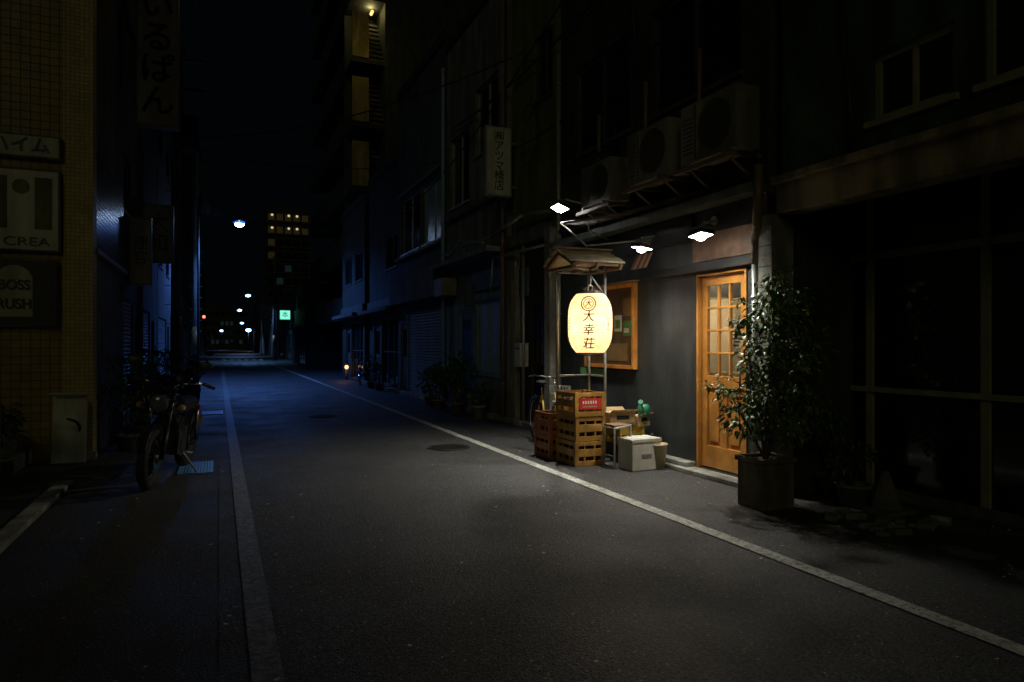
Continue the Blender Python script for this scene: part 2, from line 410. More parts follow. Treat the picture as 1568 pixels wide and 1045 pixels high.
for i in range(6):
    z=1.40+i*.04; b.box(5.412,5.419,5.64+random.uniform(0,.07),5.72+random.uniform(.02,.1),z,z+.014,'ink'); b.box(5.412,5.419,6.03+random.uniform(0,.07),6.12+random.uniform(.02,.1),z+.03,z+.044,'ink')
b.done('posters_inside',shop)
b=B(); b.box(8.6,9,5.05,9.66,0,8.5,'dark'); b.box(5.165,8.6,7.72,9.6,0,8.4,'dark'); b.box(5.165,8.6,5.3,7.72,2.72,8.4,'dark')
b.box(4.9,9,5.22,9.66,8.5,8.75,'dark'); b.done('structure',shop)
b=B()
xd0,xd1=5.03,5.075; ya,yb=5.53,6.27
b.box(4.985,5.12,5.50,5.53,.06,2.24,'orange'); b.box(4.985,5.12,6.27,6.30,.06,2.24,'orange'); b.box(4.985,5.12,5.53,6.27,2.21,2.24,'orange')
b.box(xd0,xd1,ya,ya+.10,.08,2.2,'orange'); b.box(xd0,xd1,yb-.10,yb,.08,2.2,'orange')
b.box(xd0,xd1,ya+.10,yb-.10,2.10,2.2,'orange'); b.box(xd0,xd1,ya+.10,yb-.10,.96,1.10,'orange'); b.box(xd0,xd1,ya+.10,yb-.10,.08,.32,'orange')
yc=(ya+yb)/2; b.box(xd0+.002,xd1-.002,yc-.05,yc+.05,.32,.96,'orange')
for (p,q) in ((ya+.10,yc-.05),(yc+.05,yb-.10)):
    b.box(xd0+.022,xd1-.01,p,q,.32,.96,'orange'); b.box(xd0+.010,xd0+.024,p+.035,q-.035,.37,.91,'orange')
w=(yb-.10)-(ya+.10)
for i in (1,2): yy=ya+.10+w*i/3; b.box(xd0+.004,xd1-.004,yy-.011,yy+.011,1.10,2.10,'orange')
for i in (1,2,3): zz=1.10+1.0*i/4; b.box(xd0+.007,xd1-.007,ya+.10,yb-.10,zz-.011,zz+.011,'orange')
b.done('door',shop,bevel=.004)
b=B(); b.box(xd0+.02,xd0+.025,ya+.10,yb-.10,1.10,2.10,'clear'); b.done('door_glass',shop)
b=B(); b.cyl((xd0-.05,ya+.055,.95),(xd0-.05,ya+.055,1.2),.010,'black'); b.cyl((xd0-.05,ya+.055,.97),(xd0,ya+.055,.97),.008,'black'); b.cyl((xd0-.05,ya+.055,1.18),(xd0,ya+.055,1.18),.008,'black'); b.done('door_handle',shop)
b=B()
b.box(4.80,4.998,5.3,9.6,0,.055,'conc'); b.box(4.86,4.998,6.32,7.4,.056,.11,'conc')
b.done('doorstep',shop,bevel=.01)
b=B()
b.box(4.93,4.998,5.26,7.35,2.26,2.36,'black'); b.box(4.97,4.998,5.26,6.35,2.37,2.68,'wood')
b.box(4.80,4.999,5.22,9.66,2.95,3.05,'tealsign'); b.box(4.97,4.999,6.36,9.6,2.62,2.94,'black')
b.done('lintel_and_fascia',shop,bevel=.006)
b=B()
b.box(4.88,5.16,5.04,5.215,0,2.7,'conc'); b.box(4.80,5.1,9.665,9.86,0,3.3,'conc')
z=.2
while z<2.6: b.box(4.878,4.8799,5.05,5.21,z,z+.012,'concd'); z+=.2
b.done('pillars',shop,bevel=.01)
b=B(); pipe_v(b,4.92,5.30,0.1,2.25,.035,'steel'); b.tube([(4.92,5.30,2.25),(4.90,5.28,2.5),(4.85,5.2,2.6),(4.85,5.18,3.2)],.045,'brownpipe')
pipe_v(b,4.9,9.55,0.1,6,.04,'steel')
b.tube([(4.92,5.3,4.1),(4.92,9.5,4.15)],.02,'wire'); b.tube([(4.9,6.1,3.12),(4.9,9.5,3.2)],.035,'brownpipe'); b.tube([(4.92,7.3,3.1),(4.9,7.35,4.8),(4.92,7.6,6.6)],.025,'wire')
b.done('pipes',shop)

mc=empty('menu_display_case'); b=B()
y0,y1,z0,z1=7.5,8.8,1.12,2.25
b.box(4.93,4.998,y0,y1,z0,z0+.05,'orange'); b.box(4.93,4.998,y0,y1,z1-.05,z1,'orange'); b.box(4.93,4.998,y0,y0+.05,z0+.05,z1-.05,'orange'); b.box(4.93,4.998,y1-.05,y1,z0+.05,z1-.05,'orange')
b.box(4.90,4.998,y0-.04,y1+.04,z1+.002,z1+.03,'wood')
b.done('frame',mc,bevel=.004)
b=B(); b.box(4.975,4.995,y0+.05,y1-.05,z0+.05,z1-.05,'wood')
b.box(4.968,4.974,7.60,7.80,1.82,2.06,'card'); b.box(4.968,4.974,7.84,8.02,1.62,1.84,'paperw'); b.box(4.968,4.974,7.61,7.80,1.56,1.76,'pgreen')
b.box(4.968,4.974,8.08,8.30,1.66,1.88,'pblue'); b.box(4.968,4.974,7.7,8.2,1.22,1.46,'card'); b.box(4.968,4.974,8.5,8.7,1.35,1.95,'paper')
b.box(4.962,4.967,7.87,7.99,1.66,1.78,'pgreen'); b.box(4.962,4.967,7.66,7.77,1.6,1.66,'paperw')
b.done('posters',mc)
b=B(); b.box(4.945,4.95,y0+.05,y1-.05,z0+.05,z1-.05,'clear'); b.done('glass',mc)
nt_=empty('notice_sheet'); b=B(); b.box(4.985,4.998,8.35,9.0,1.0,1.1,'pgreen'); b.done('sheet',nt_)

def ac(name,y0,z0,w=.82,h=.62,x0=4.58):
    e=empty(name); b=B(); d=.30
    b.box(x0,x0+d,y0,y0+w,z0,z0+h,'acm')
    b.box(x0-.006,x0+.0,y0+w*.70,y0+w*.72,z0+.03,z0+h-.03,'fan')
    cy=y0+w*.36; cz=z0+h*.5
    b.cyl((x0-.004,cy,cz),(x0+.01,cy,cz),h*.40,'fan',seg=32)
    for rr in (.40,.32,.24,.16,.08): b.torus((x0-.012,cy,cz),(1,0,0),h*rr,.004,'fan',28,5)
    for i in range(8):
        a=i*math.pi/4; b.cyl((x0-.012,cy,cz),(x0-.012,cy+math.cos(a)*h*.4,cz+math.sin(a)*h*.4),.004,'fan',seg=5)
    for i in range(9): b.box(x0-.004,x0+.001,y0+w*.76,y0+w*.95,z0+.1+i*.045,z0+.115+i*.045,'fan')
    b.done('casing',e,bevel=.008)
    b=B()
    for yy in (y0+.1,y0+w-.14):
        b.box(x0-.05,4.998,yy,yy+.04,z0-.045,z0-.002,'brownpipe'); b.tube([(x0,yy+.02,z0-.05),(4.99,yy+.02,z0-.30)],.014,'brownpipe')
    b.box(x0-.055,x0-.015,y0-.05,y0+w+.05,z0-.09,z0-.047,'brownpipe')
    b.done('bracket',e)
    b=B(); b.tube([(x0+.15,y0+w,z0+.1),(x0+.2,y0+w+.12,z0+.05),(4.95,y0+w+.16,z0+.4),(4.96,y0+w+.16,z0+1.4)],.03,'brownpipe'); b.done('hose',e)
ac('air_conditioner',5.2,3.36,.85,.62); ac('air_conditioner.001',6.28,3.36); ac('air_conditioner.002',7.5,3.3,.75,.55)

def flood(name,x,y,z,wallz,power,size=.15,aim=(-.35,0,-1),ey=0,cone=132):
    e=empty(name); b=B()
    d=Vector(aim).normalized(); q=Vector((0,0,-1)).rotation_difference(d).to_matrix()
    c=Vector((x,y,z))
    b.obox(c+q@Vector((0,0,.03)),(size*1.15,size*1.5,.045),q,'black')
    b.obox(c+q@Vector((0,0,.065)),(size*.7,size*1.0,.03),q,'steel')
    for i in range(5): b.obox(c+q@Vector((-size*.4+i*size*.2,0,.085)),(.006,size,.03),q,'steel')
    b.done('housing',e,bevel=.004)
    b=B(); b.obox(c+q@Vector((0,0,.004)),(size,size*1.3,.005),q,'led')
    b.sph(c+q@Vector((0,0,-.003)),(size*.38,size*.38,.045),'led')
    b.done('led_panel',e)
    b=B(); b.tube([(4.995,y+ey,wallz),(x+.12,y+ey*.4,z+.16),(x,y,z+.1)],.014,'steel'); b.cyl((4.97,y+ey,wallz),(4.998,y+ey,wallz),.05,'steel'); b.done('arm',e)
    l=bpy.data.lights.new(name+'_light','SPOT'); l.energy=power; l.color=(1,.97,.84); l.spot_size=R(cone); l.spot_blend=1.0; l.shadow_soft_size=.05
    o=bpy.data.objects.new('light',l); sc.collection.objects.link(o); o.location=c+d*.055; o.rotation_euler=d.to_track_quat('-Z','Y').to_euler(); o.parent=e
flood('floodlight',4.60,5.74,2.57,2.80,125,aim=(-.10,-.10,-1),ey=.25,cone=146)
flood('floodlight.001',4.48,6.64,2.55,2.80,150,aim=(-.15,.12,-1),ey=.45,cone=132)
flood('floodlight.002',4.35,8.45,3.33,3.45,330,size=.17,aim=(-.38,-.05,-1),ey=.2,cone=108)
br=empty('pipe_bracket_frame'); b=B()
b.tube([(4.99,8.9,3.2),(4.3,8.3,3.1),(4.2,7.4,3.0)],.016,'brownpipe'); b.tube([(4.99,7.2,3.12),(4.2,7.4,3.0)],.016,'brownpipe'); b.tube([(4.3,8.3,3.1),(4.3,7.6,2.7),(4.95,7.1,2.75)],.012,'steel')
b.tube([(4.99,8.2,2.9),(4.5,7.9,2.95),(4.2,7.4,3.0)],.012,'steel')
for i in range(6): b.cyl((4.32+i*.1,8.28+i*.08,3.09+i*.015),(4.24+i*.12,7.6+i*.02,3.02+i*.02),.008,'steel',seg=6)
b.done('pipes',br)
aw=empty('striped_awning'); b=B()
for i in range(6):
    y=7.10+i*.06; b.poly([(4.965,y,2.60),(4.965,y+.06,2.60),(4.86,y+.06,2.40),(4.86,y,2.40)],'awn' if i%2 else 'card')
b.done('cloth',aw)

# ------------------------------------------------------------ lantern stand
ls=empty('lantern_stand')
b=B()
for p in ((4.40,7.32),(3.95,7.72),(4.40,7.72)): b.cyl((p[0],p[1],0.02),(p[0],p[1],2.40),.017,'steel'); b.cyl((p[0],p[1],.0),(p[0],p[1],.03),.06,'steel')
for z in (1.05,2.36): b.tube([(4.40,7.32,z),(4.40,7.72,z),(3.95,7.72,z)],.013,'steel')
b.tube([(4.40,7.32,2.36),(3.85,7.15,2.36)],.013,'steel'); b.tube([(3.95,7.72,2.36),(3.82,7.1,2.34)],.013,'steel')
b.tube([(4.40,7.32,2.05),(4.14,7.22,2.28),(4.12,7.2,2.15)],.010,'steel')
b.torus((4.12,7.2,2.125),(0,1,.2),.035,.006,'steel',16,6)
b.done('pipe_frame',ls)
b=B()
def slat(x0,x1,yr,zr,yo,zo,k,t=.02):
    d=Vector((0,yo-yr,zo-zr)); L_=d.length; ang=math.atan2(zo-zr,yo-yr)
    q=Matrix.Rotation(ang,3,'X'); c=((x0+x1)/2,(yr+yo)/2,(zr+zo)/2); b.obox(c,(x1-x0,L_,t),q,k)
x0=3.76;x1=4.52; zr=2.60
for i in range(4):
    f0=i/4;f1=(i+1.15)/4; jx=random.uniform(-.03,.03)
    slat(x0+jx,x1+jx,7.42-.38*f0,zr-.17*f0+.006*(i%2),7.42-.38*f1,zr-.17*f1+.006*(i%2),'woodlt' if i!=1 else 'card')
    slat(x0-jx,x1-jx,7.42+.36*f0,zr-.17*f0+.006*(i%2),7.42+.36*f1,zr-.17*f1+.006*(i%2),'woodlt')
b.box(x0-.03,x1+.03,7.38,7.46,zr+.015,zr+.04,'wood')
for xx in (x0+.06,(x0+x1)/2,x1-.06):
    slat(xx-.02,xx+.02,7.42,zr-.04,7.04,zr-.21,'wood',.04); slat(xx-.02,xx+.02,7.42,zr-.04,7.78,zr-.21,'wood',.04)
    b.box(xx-.018,xx+.018,7.06,7.76,zr-.25,zr-.215,'wood')
b.box(x0+.03,x1-.03,7.07,7.10,zr-.212,zr-.17,'wood')
b.done('small_roof',ls,bevel=.003)

lan=empty('paper_lantern')
lc=Vector((4.12,7.2,1.70)); H=.36; RR=.268
def lr(z):
    t=abs(z)/H; return RR*(1-.40*max(0,t)**3.6)
prof=[]; nr=24; steps=nr*4
for i in range(steps+1):
    z=-H+2*H*i/steps
    prof.append((lr(z)-.007*(1-abs(math.sin(math.pi*i/4))) ,z))
m=bpy.data.materials.new('lantern_paper'); m.use_nodes=True; nt=m.node_tree; N=nt.nodes; L=nt.links
N.remove(N['Principled BSDF'])
tr=N.new('ShaderNodeBsdfTranslucent'); tr.inputs[0].default_value=(.95,.80,.52,1)
df=N.new('ShaderNodeBsdfDiffuse'); df.inputs[0].default_value=(.7,.6,.42,1)
m1=N.new('ShaderNodeMixShader'); m1.inputs[0].default_value=.2; L.new(tr.outputs[0],m1.inputs[1]); L.new(df.outputs[0],m1.inputs[2])
em=N.new('ShaderNodeEmission'); em.inputs[0].default_value=(1,.66,.30,1); em.inputs[1].default_value=.26
tc=N.new('ShaderNodeTexCoord'); nz=N.new('ShaderNodeTexNoise'); nz.inputs['Scale'].default_value=14; nz.inputs['Detail'].default_value=6; L.new(tc.outputs['Object'],nz.inputs['Vector'])
cr=N.new('ShaderNodeValToRGB'); cr.color_ramp.elements[0].position=.35; cr.color_ramp.elements[1].position=.65; cr.color_ramp.elements[0].color=(.84,.58,.34,1); cr.color_ramp.elements[1].color=(.97,.82,.60,1)
L.new(nz.outputs['Fac'],cr.inputs[0]); L.new(cr.outputs[0],tr.inputs[0])
ad=N.new('ShaderNodeAddShader'); L.new(m1.outputs[0],ad.inputs[0]); L.new(em.outputs[0],ad.inputs[1]); L.new(ad.outputs[0],N['Material Output'].inputs[0])
M['lantern']=m
b=B(); b.lathe(lc,prof,'lantern',56); b.done('paper_shell',lan)
b=B()
for s_ in (-1,1):
    zz=lc.z+s_*H; b.torus((lc.x,lc.y,zz),(0,0,1),lr(H)-.004,.012,'black',40,8)
    b.torus((lc.x,lc.y,zz+s_*.02),(0,0,1),lr(H)-.02,.008,'black',40,8)
b.tube([(lc.x-.14,lc.y,lc.z+H),(lc.x,lc.y,lc.z+H+.10),(lc.x+.14,lc.y,lc.z+H)],.006,'black'); b.cyl((lc.x,lc.y,lc.z+H+.08),(lc.x,lc.y,2.36),.005,'black')
b.done('rims',lan)
def wrap_text(body,size,ang,zc,name,k='ink',spacing=.95,off=.0015):
    cu=bpy.data.curves.new(name,'FONT'); cu.body='\n'.join(body); cu.size=size; cu.align_x='CENTER'; cu.align_y='CENTER'; cu.space_line=spacing; cu.offset=off; cu.shear=.12
    o=bpy.data.objects.new(name,cu); sc.collection.objects.link(o); bpy.context.view_layer.update()
    me=bpy.data.meshes.new_from_object(o.evaluated_get(bpy.context.evaluated_depsgraph_get())); bpy.data.objects.remove(o)
    bm=bmesh.new(); bm.from_mesh(me); bmesh.ops.triangulate(bm,faces=bm.faces[:])
    for it in range(3):
        es=[e for e in bm.edges if e.calc_length()>.025]
        if es: bmesh.ops.subdivide_edges(bm,edges=es,cuts=1)
        bmesh.ops.triangulate(bm,faces=bm.faces[:])
    for v in bm.verts:
        x,z=v.co.x,v.co.y+zc; z=max(-H,min(H,z)); r=lr(z)+.006; a=ang+x/r
        v.co=lc+Vector((r*math.cos(a),r*math.sin(a),z))
    bm.to_mesh(me); bm.free(); me.materials.clear(); me.materials.append(M[k])
    n=bpy.data.objects.new(name,me); sc.collection.objects.link(n); n.parent=lan
cang=math.atan2(-7.2,-4.12)-.08
wrap_text('大幸荘',.14,cang,-.09,'lettering',spacing=1.15,off=.001); wrap_text('営業中',.06,cang+.95,-.02,'side_lettering',off=0); wrap_text('酒処',.08,cang-1.05,-.02,'side_lettering_2',off=0)
b=B()
for rr,kk in ((.085,.006),(.058,.004)):
    pts=[]
    for i in range(25):
        t=2*math.pi*i/24; z=.225+rr*math.sin(t); r=lr(z)+.003; a=cang+rr*math.cos(t)/r; pts.append(lc+Vector((r*math.cos(a),r*math.sin(a),z)))
    b.tube(pts,kk,'ink',6)
b.done('crest',lan)
wrap_text('大',.08,cang,.225,'crest_letter')
l=bpy.data.lights.new('bulb','POINT'); l.energy=7.2; l.color=(1,.84,.60); l.shadow_soft_size=.06
o=bpy.data.objects.new('bulb',l); sc.collection.objects.link(o); o.location=lc; o.parent=lan

# ------------------------------------------------------------ crates etc.
def crate(name,x0,y0,z0,w,d,h,k,label=True,bott=False):
    e=empty(name); b=B(); t=.018
    b.box(x0+.01,x0+w-.01,y0+.01,y0+d-.01,z0+.005,z0+.02,k)
    for (cx,cy) in ((x0,y0),(x0+w-.05,y0),(x0,y0+d-.05),(x0+w-.05,y0+d-.05)): b.box(cx,cx+.05,cy,cy+.05,z0,z0+h,k)
    for (za,zb,o_) in ((z0+.002,z0+.06,.003),(z0+.11,z0+.2,.006),(z0+h-.05,z0+h-.003,.003)):
        b.box(x0+.05,x0+w-.05,y0+o_,y0+t,za,zb,k); b.box(x0+.05,x0+w-.05,y0+d-t,y0+d-o_,za,zb,k)
        b.box(x0+o_,x0+t,y0+.05,y0+d-.05,za,zb,k); b.box(x0+w-t,x0+w-o_,y0+.05,y0+d-.05,za,zb,k)
    for f in (.33,.66):
        b.box(x0+w*f-.012,x0+w*f+.012,y0+.008,y0+t-.003,z0+.06,z0+h-.05,k); b.box(x0+.008,x0+t-.003,y0+d*f-.012,y0+d*f+.012,z0+.06,z0+h-.05,k)
        b.box(x0+w*f-.004,x0+w*f+.004,y0+.02,y0+d-.02,z0+.02,z0+.2,k); b.box(x0+.02,x0+w-.02,y0+d*f-.004,y0+d*f+.004,z0+.021,z0+.19,k)
    b.done('crate_body',e,bevel=.004)
    if label:
        b=B(); b.box(x0+.055,x0+w-.055,y0-.004,y0+.002,z0+.09,z0+.22,'red')
        for i in range(6): b.box(x0+.10+i*.034,x0+.118+i*.034,y0-.006,y0-.0045,z0+.155,z0+.19,'paperw')
        b.box(x0+.10,x0+w-.12,y0-.006,y0-.0045,z0+.115,z0+.130,'card')
        b.done('label',e)
    if bott:
        b=B()
        for i in range(4):
            for j in range(5):
                if random.random()<.8:
                    cx=x0+.06+i*(w-.12)/3; cy=y0+.06+j*(d-.12)/4
                    b.cyl((cx,cy,z0+.02),(cx,cy,z0+.19),.03,'bottle'); b.cyl((cx,cy,z0+.19),(cx,cy,z0+.25),.03,'bottle',r2=.013); b.cyl((cx,cy,z0+.25),(cx,cy,z0+.285),.013,'bottle')
        b.done('bottles',e)
crate('beer_crate',3.86,7.10,.0,.41,.50,.29,'ycrate',False,True)
crate('beer_crate.001',3.875,7.11,.292,.41,.50,.29,'ycrate',False,True)
crate('beer_crate.002',3.86,7.10,.584,.41,.50,.29,'ycrate',True,False)
crate('beer_crate.003',3.80,7.66,.0,.41,.45,.29,'ocrate',False,True)
crate('beer_crate.004',3.80,7.66,.292,.41,.45,.29,'ocrate',False,True)
crate('plastic_crate',4.46,7.12,.0,.40,.36,.22,'black',False,False)
crate('plastic_crate.001',4.48,7.14,.222,.38,.34,.22,'yel',False,False)
def cbox(name,c,s,rz,k,lid=None):
    e=empty(name); q=Matrix.Rotation(rz,3,'Z'); b=B(); c=Vector(c)
    b.obox(c,s,q,k)
    if lid=='foam':
        b.obox(c+Vector((0,0,s[2]/2+.02)),(s[0]+.02,s[1]+.02,.038),q,k); b.obox(c+Vector((0,0,s[2]/2+.042)),(s[0]-.06,s[1]-.06,.006),q,k)
        b.obox(c+q@Vector((0,-s[1]/2-.001,0)),(s[0]*.35,.006,.05),q,'greywall')
    if lid=='card':
        for sg in (-1,1): b.obox(c+q@Vector((0,sg*(s[1]/2+.03),s[2]/2+.02)),(s[0],.09,.004),q@Matrix.Rotation(sg*.5,3,'X'),k)
        b.obox(c+q@Vector((0,0,s[2]/2+.001)),(s[0],.05,.003),q,'paper')
        b.obox(c+q@Vector((0,-s[1]/2-.001,.02)),(s[0]*.5,.003,.05),q,'ink')
    b.done('box_body',e,bevel=.006)
cbox('foam_box',(4.50,6.72,.165),(.40,.28,.32),.06,'foam','foam')
cbox('cardboard_box',(4.56,7.28,.53),(.34,.28,.16),-.1,'card','card')
cbox('cardboard_box.001',(4.80,7.25,.50),(.2,.3,.12),.2,'card','card')
st=empty('pipe_stool'); b=B()
X0,X1,Y0,Y1=4.20,4.42,6.78,7.02
b.tube([(X0,Y0,0),(X0,Y0,.47),(X1,Y0,.5),(X1,Y0,0)],.013,'steel'); b.tube([(X0,Y1,0),(X0,Y1,.47),(X1,Y1,.5),(X1,Y1,0)],.013,'steel')
for z in (.15,.47): b.tube([(X0,Y0,z),(X0,Y1,z)],.009,'steel'); b.tube([(X1,Y0,z),(X1,Y1,z)],.009,'steel')
b.box(X0,X1,Y0,Y1,.485,.51,'wood'); b.done('frame',st,bevel=.004)
e=empty('waste_bin'); b=B(); b.lathe((4.66,6.98,0),[(.001,.005),(.10,.005),(.13,.3),(.145,.31),(.145,.33),(.12,.33),(.09,.02),(.001,.02)],'bin',28); b.done('tub',e)
e=empty('plastic_bucket'); b=B(); b.lathe((4.70,6.66,0),[(.001,.005),(.09,.005),(.12,.27),(.13,.275),(.13,.29),(.11,.29),(.08,.02),(.001,.02)],'bin',28); b.torus((4.70,6.66,.29),(1,0,.4),.12,.004,'steel',20,5,(0,math.pi)); b.done('tub',e)
e=empty('watering_can'); b=B(); b.lathe((4.82,7.1,.56),[(.001,0),(.07,0),(.075,.12),(.05,.15),(.001,.15)],'gr',20); b.cyl((4.78,7.04,.60),(4.66,6.92,.74),.013,'gr'); b.torus((4.86,7.16,.68),(0,0,1),.06,.01,'gr',16,6); b.cyl((4.66,6.92,.74),(4.64,6.90,.76),.03,'gr'); b.done('can',e)
e=empty('mailbox'); b=B(); b.box(4.84,4.998,10.9,11.15,1.05,1.45,'white'); b.box(4.835,4.84,10.93,11.12,1.36,1.38,'ink'); b.box(4.83,4.998,10.88,11.17,1.452,1.47,'white'); b.done('case',e,bevel=.01)

def bicycle(name,x,y,rz):
    e=empty(name); T=Matrix.Translation((x,y,0))@Matrix.Rotation(rz,4,'Z'); b=B(); r=.32
    for wx in (-.52,.52):
        b.torus((wx,0,r+.01),(0,1,0),r,.018,'rubber',36,8); b.torus((wx,0,r+.01),(0,1,0),r-.022,.008,'chrome',36,6); b.cyl((wx,-.04,r+.01),(wx,.04,r+.01),.025,'chrome')
        for i in range(14):
            a=i*math.pi/7; b.cyl((wx,0,r+.01),(wx+(r-.02)*math.cos(a),0,r+.01+(r-.02)*math.sin(a)),.0018,'chrome',seg=4)
        b.torus((wx,0,r+.01),(0,1,0),r+.035,.012,'chrome',18,5,(R(-170) ,R(-20)))
    b.done('wheels',e,xf=T.copy())
    b=B(); P=dict(bb=(-.08,0,.28),head=(.36,0,.78),headb=(.40,0,.62),seat=(-.22,0,.72),rear=(-.52,0,.33),front=(.52,0,.33))
    for p,q in (('bb','headb'),('bb','seat'),('bb','rear'),('seat','rear'),('head','headb'),('headb','front')): b.cyl(P[p],P[q],.015,'yel')
    b.tube([(.36,0,.78),(.34,0,.98),(.36,-.1,1.0),(.26,-.27,1.02),(.16,-.29,1.0)],.011,'chrome'); b.tube([(.34,0,.98),(.36,.1,1.0),(.26,.27,1.02),(.16,.29,1.0)],.011,'chrome')
    b.cyl((.2,-.285,1.0),(.1,-.295,.99),.017,'rubber'); b.cyl((.2,.285,1.0),(.1,.295,.99),.017,'rubber')
    b.cyl((-.22,0,.72),(-.24,0,.86),.012,'chrome'); b.sph((-.26,0,.89),(.13,.075,.035),'rubber')
    b.cyl((-.08,-.06,.28),(-.08,.06,.28),.05,'chrome'); b.tube([(-.08,.06,.28),(-.03,.07,.13),(-.03,.14,.13)],.009,'steel'); b.tube([(-.08,-.06,.28),(-.13,-.07,.43),(-.13,-.14,.43)],.009,'steel')
    b.done('frame',e,xf=T.copy())
    b=B()
    for z in (.68,.78,.88): b.torus((.56,0,z),(0,0,1),.12+.03*(z-.68)*4,.004,'steel',20,5)
    for i in range(20):
        a=i*math.pi/10; b.cyl((.56+.115*math.cos(a),.115*math.sin(a),.68),(.56+.145*math.cos(a),.145*math.sin(a),.88),.0025,'steel',seg=4)
    b.box(.45,.67,-.1,.1,.675,.68,'steel'); b.done('basket',e,xf=T.copy())
bicycle('bicycle',4.30,8.75,R(-98))
bicycle('bicycle.001',4.62,24.5,R(80))

# ------------------------------------------------------------ plants
def leaves(b,center,rad,n,size,ks,droop=.3):
    c=Vector(center)
    for i in range(n):
        while True:
            p=Vector([random.uniform(-1,1) for _ in range(3)])
            if p.length<1: break
        if p.length<.5: p=p.normalized()*random.uniform(.5,1)
        pos=c+Vector((p.x*rad[0],p.y*rad[1],p.z*rad[2]))
        d=Vector((p.x+random.uniform(-.6,.6),p.y+random.uniform(-.6,.6),random.uniform(-.8,.5)-droop)).normalized()
        w=d.cross(Vector((random.uniform(-.4,.4),random.uniform(-.4,.4),1))).normalized(); up=w.cross(d)
        L_=size*random.uniform(.6,1.35); W=L_*random.uniform(.19,.28)
        v0=pos; v1=pos+d*L_*.45+w*W+up*W*.35; v2=pos+d*L_-up*L_*.12; v3=pos+d*L_*.45-w*W+up*W*.35; vm=pos+d*L_*.45
        k=random.choice(ks); mi=b.mi(k)
        V=[b.bm.verts.new(v) for v in (v0,v1,v2,v3,vm)]
        for f in ((0,1,4),(1,2,4),(2,3,4),(3,0,4)):
            F=b.bm.faces.new([V[j] for j in f]); F.material_index=mi
def branchy(b,base,tips,r,k='stem'):
    for t in tips:
        p0=Vector(base); t=Vector(t); mid=(p0+t)/2+Vector((random.uniform(-.06,.06),random.uniform(-.06,.06),.05))
        b.cyl(p0,mid,r,k,r2=r*.7,seg=7); b.cyl(mid,t,r*.7,k,r2=r*.25,seg=7)

pl=empty('planter_shrub')
b=B()
cx,cy=4.50,4.72
b.box(cx-.18,cx+.18,cy-.16,cy+.16,0,.40,'pot'); b.box(cx-.20,cx+.20,cy-.18,cy-.14,.402,.45,'pot'); b.box(cx-.20,cx+.20,cy+.14,cy+.18,.402,.45,'pot'); b.box(cx-.20,cx-.16,cy-.14,cy+.14,.402,.45,'pot'); b.box(cx+.16,cx+.20,cy-.14,cy+.14,.402,.45,'pot'); b.box(cx-.155,cx+.155,cy-.135,cy+.135,.402,.42,'stem')
b.done('planter',pl,bevel=.008)
b=B()
cl=[((4.42,4.84,.76),(.24,.22,.18),230),((4.58,4.80,1.0),(.24,.24,.2),250),((4.80,4.80,1.12),(.28,.28,.24),280),((4.62,4.86,1.34),(.22,.22,.20),260),((4.84,4.80,1.5),(.26,.26,.24),280),((4.70,4.88,1.72),(.2,.2,.17),200),((4.86,4.84,1.88),(.2,.2,.14),170),((4.93,4.70,.85),(.24,.24,.24),180),((4.72,4.70,.7),(.26,.2,.18),150),((4.52,5.0,1.62),(.12,.12,.12),70),((4.78,4.9,2.05),(.1,.1,.12),50),((5.02,4.75,1.25),(.15,.2,.3),110),((4.34,5.0,.95),(.12,.12,.14),60)]
tips=[Vector(c[0])+Vector((random.uniform(-.08,.08),random.uniform(-.08,.08),c[1][2]*.6)) for c in cl]
branchy(b,(cx,cy,.41),tips,.014)
for c,r,n in cl:
    leaves(b,c,r,n,.078,['leaf','leaf','leaf2','leafy'])
for i in range(38):
    c,r,n=random.choice(cl); a=random.uniform(0,6.28); p=Vector(c)+Vector((math.cos(a)*r[0],math.sin(a)*r[1],random.uniform(-.5,1)*r[2])); q=p+Vector((math.cos(a)*.14,math.sin(a)*.12,random.uniform(-.02,.14)))
    b.cyl(Vector(c),q,.004,'stem',seg=5); leaves(b,q,(.05,.05,.05),9,.07,['leaf','leafy'])
b.done('foliage',pl)
def potted(name,x,y,h,rad,n,size=.07,pot='terra',ph=.22,ks=('leaf2','dleaf')):
    e=empty(name); b=B(); b.lathe((x,y,0),[(.001,.004),(.10,.004),(.14,ph-.03),(.155,ph-.03),(.155,ph),(.13,ph),(.12,ph-.03),(.001,ph-.03)],pot,24); b.done('pot',e)
    b=B(); nb=max(4,int(n/70)); tips=[]
    for i in range(nb):
        a=random.uniform(0,6.28); rr=rad*random.uniform(.1,.75); c=(x+rr*math.cos(a),y+rr*math.sin(a),ph+(h-ph)*random.uniform(.3,.9)); tips.append(c)
        leaves(b,c,(rad*.45,rad*.45,(h-ph)*.22),int(n/nb),size,list(ks))
    branchy(b,(x,y,ph-.03),tips,.010); b.done('foliage',e)
potted('potted_plant',5.15,4.35,.75,.26,260,pot='concd'); potted('potted_plant.001',5.35,4.75,.9,.25,240,pot='concd')
potted('potted_plant.002',4.6,13.6,1.25,.45,560,.11); potted('potted_plant.003',4.5,14.6,1.15,.42,480,.11); potted('potted_plant.004',4.62,12.4,.75,.25,220,.09,'signc',.26,('leaf','leaf2')); potted('potted_plant.005',4.6,15.6,.9,.3,250,.09)
potted('potted_plant.006',-1.15,10.6,1.35,.38,420,.09,'concd'); potted('potted_plant.007',-1.1,11.6,1.25,.35,380,.09,'concd'); potted('potted_plant.008',-1.2,12.8,1.4,.4,380,.1,'concd'); potted('potted_plant.009',-2.2,8.9,1.2,.4,320,.1,'concd')
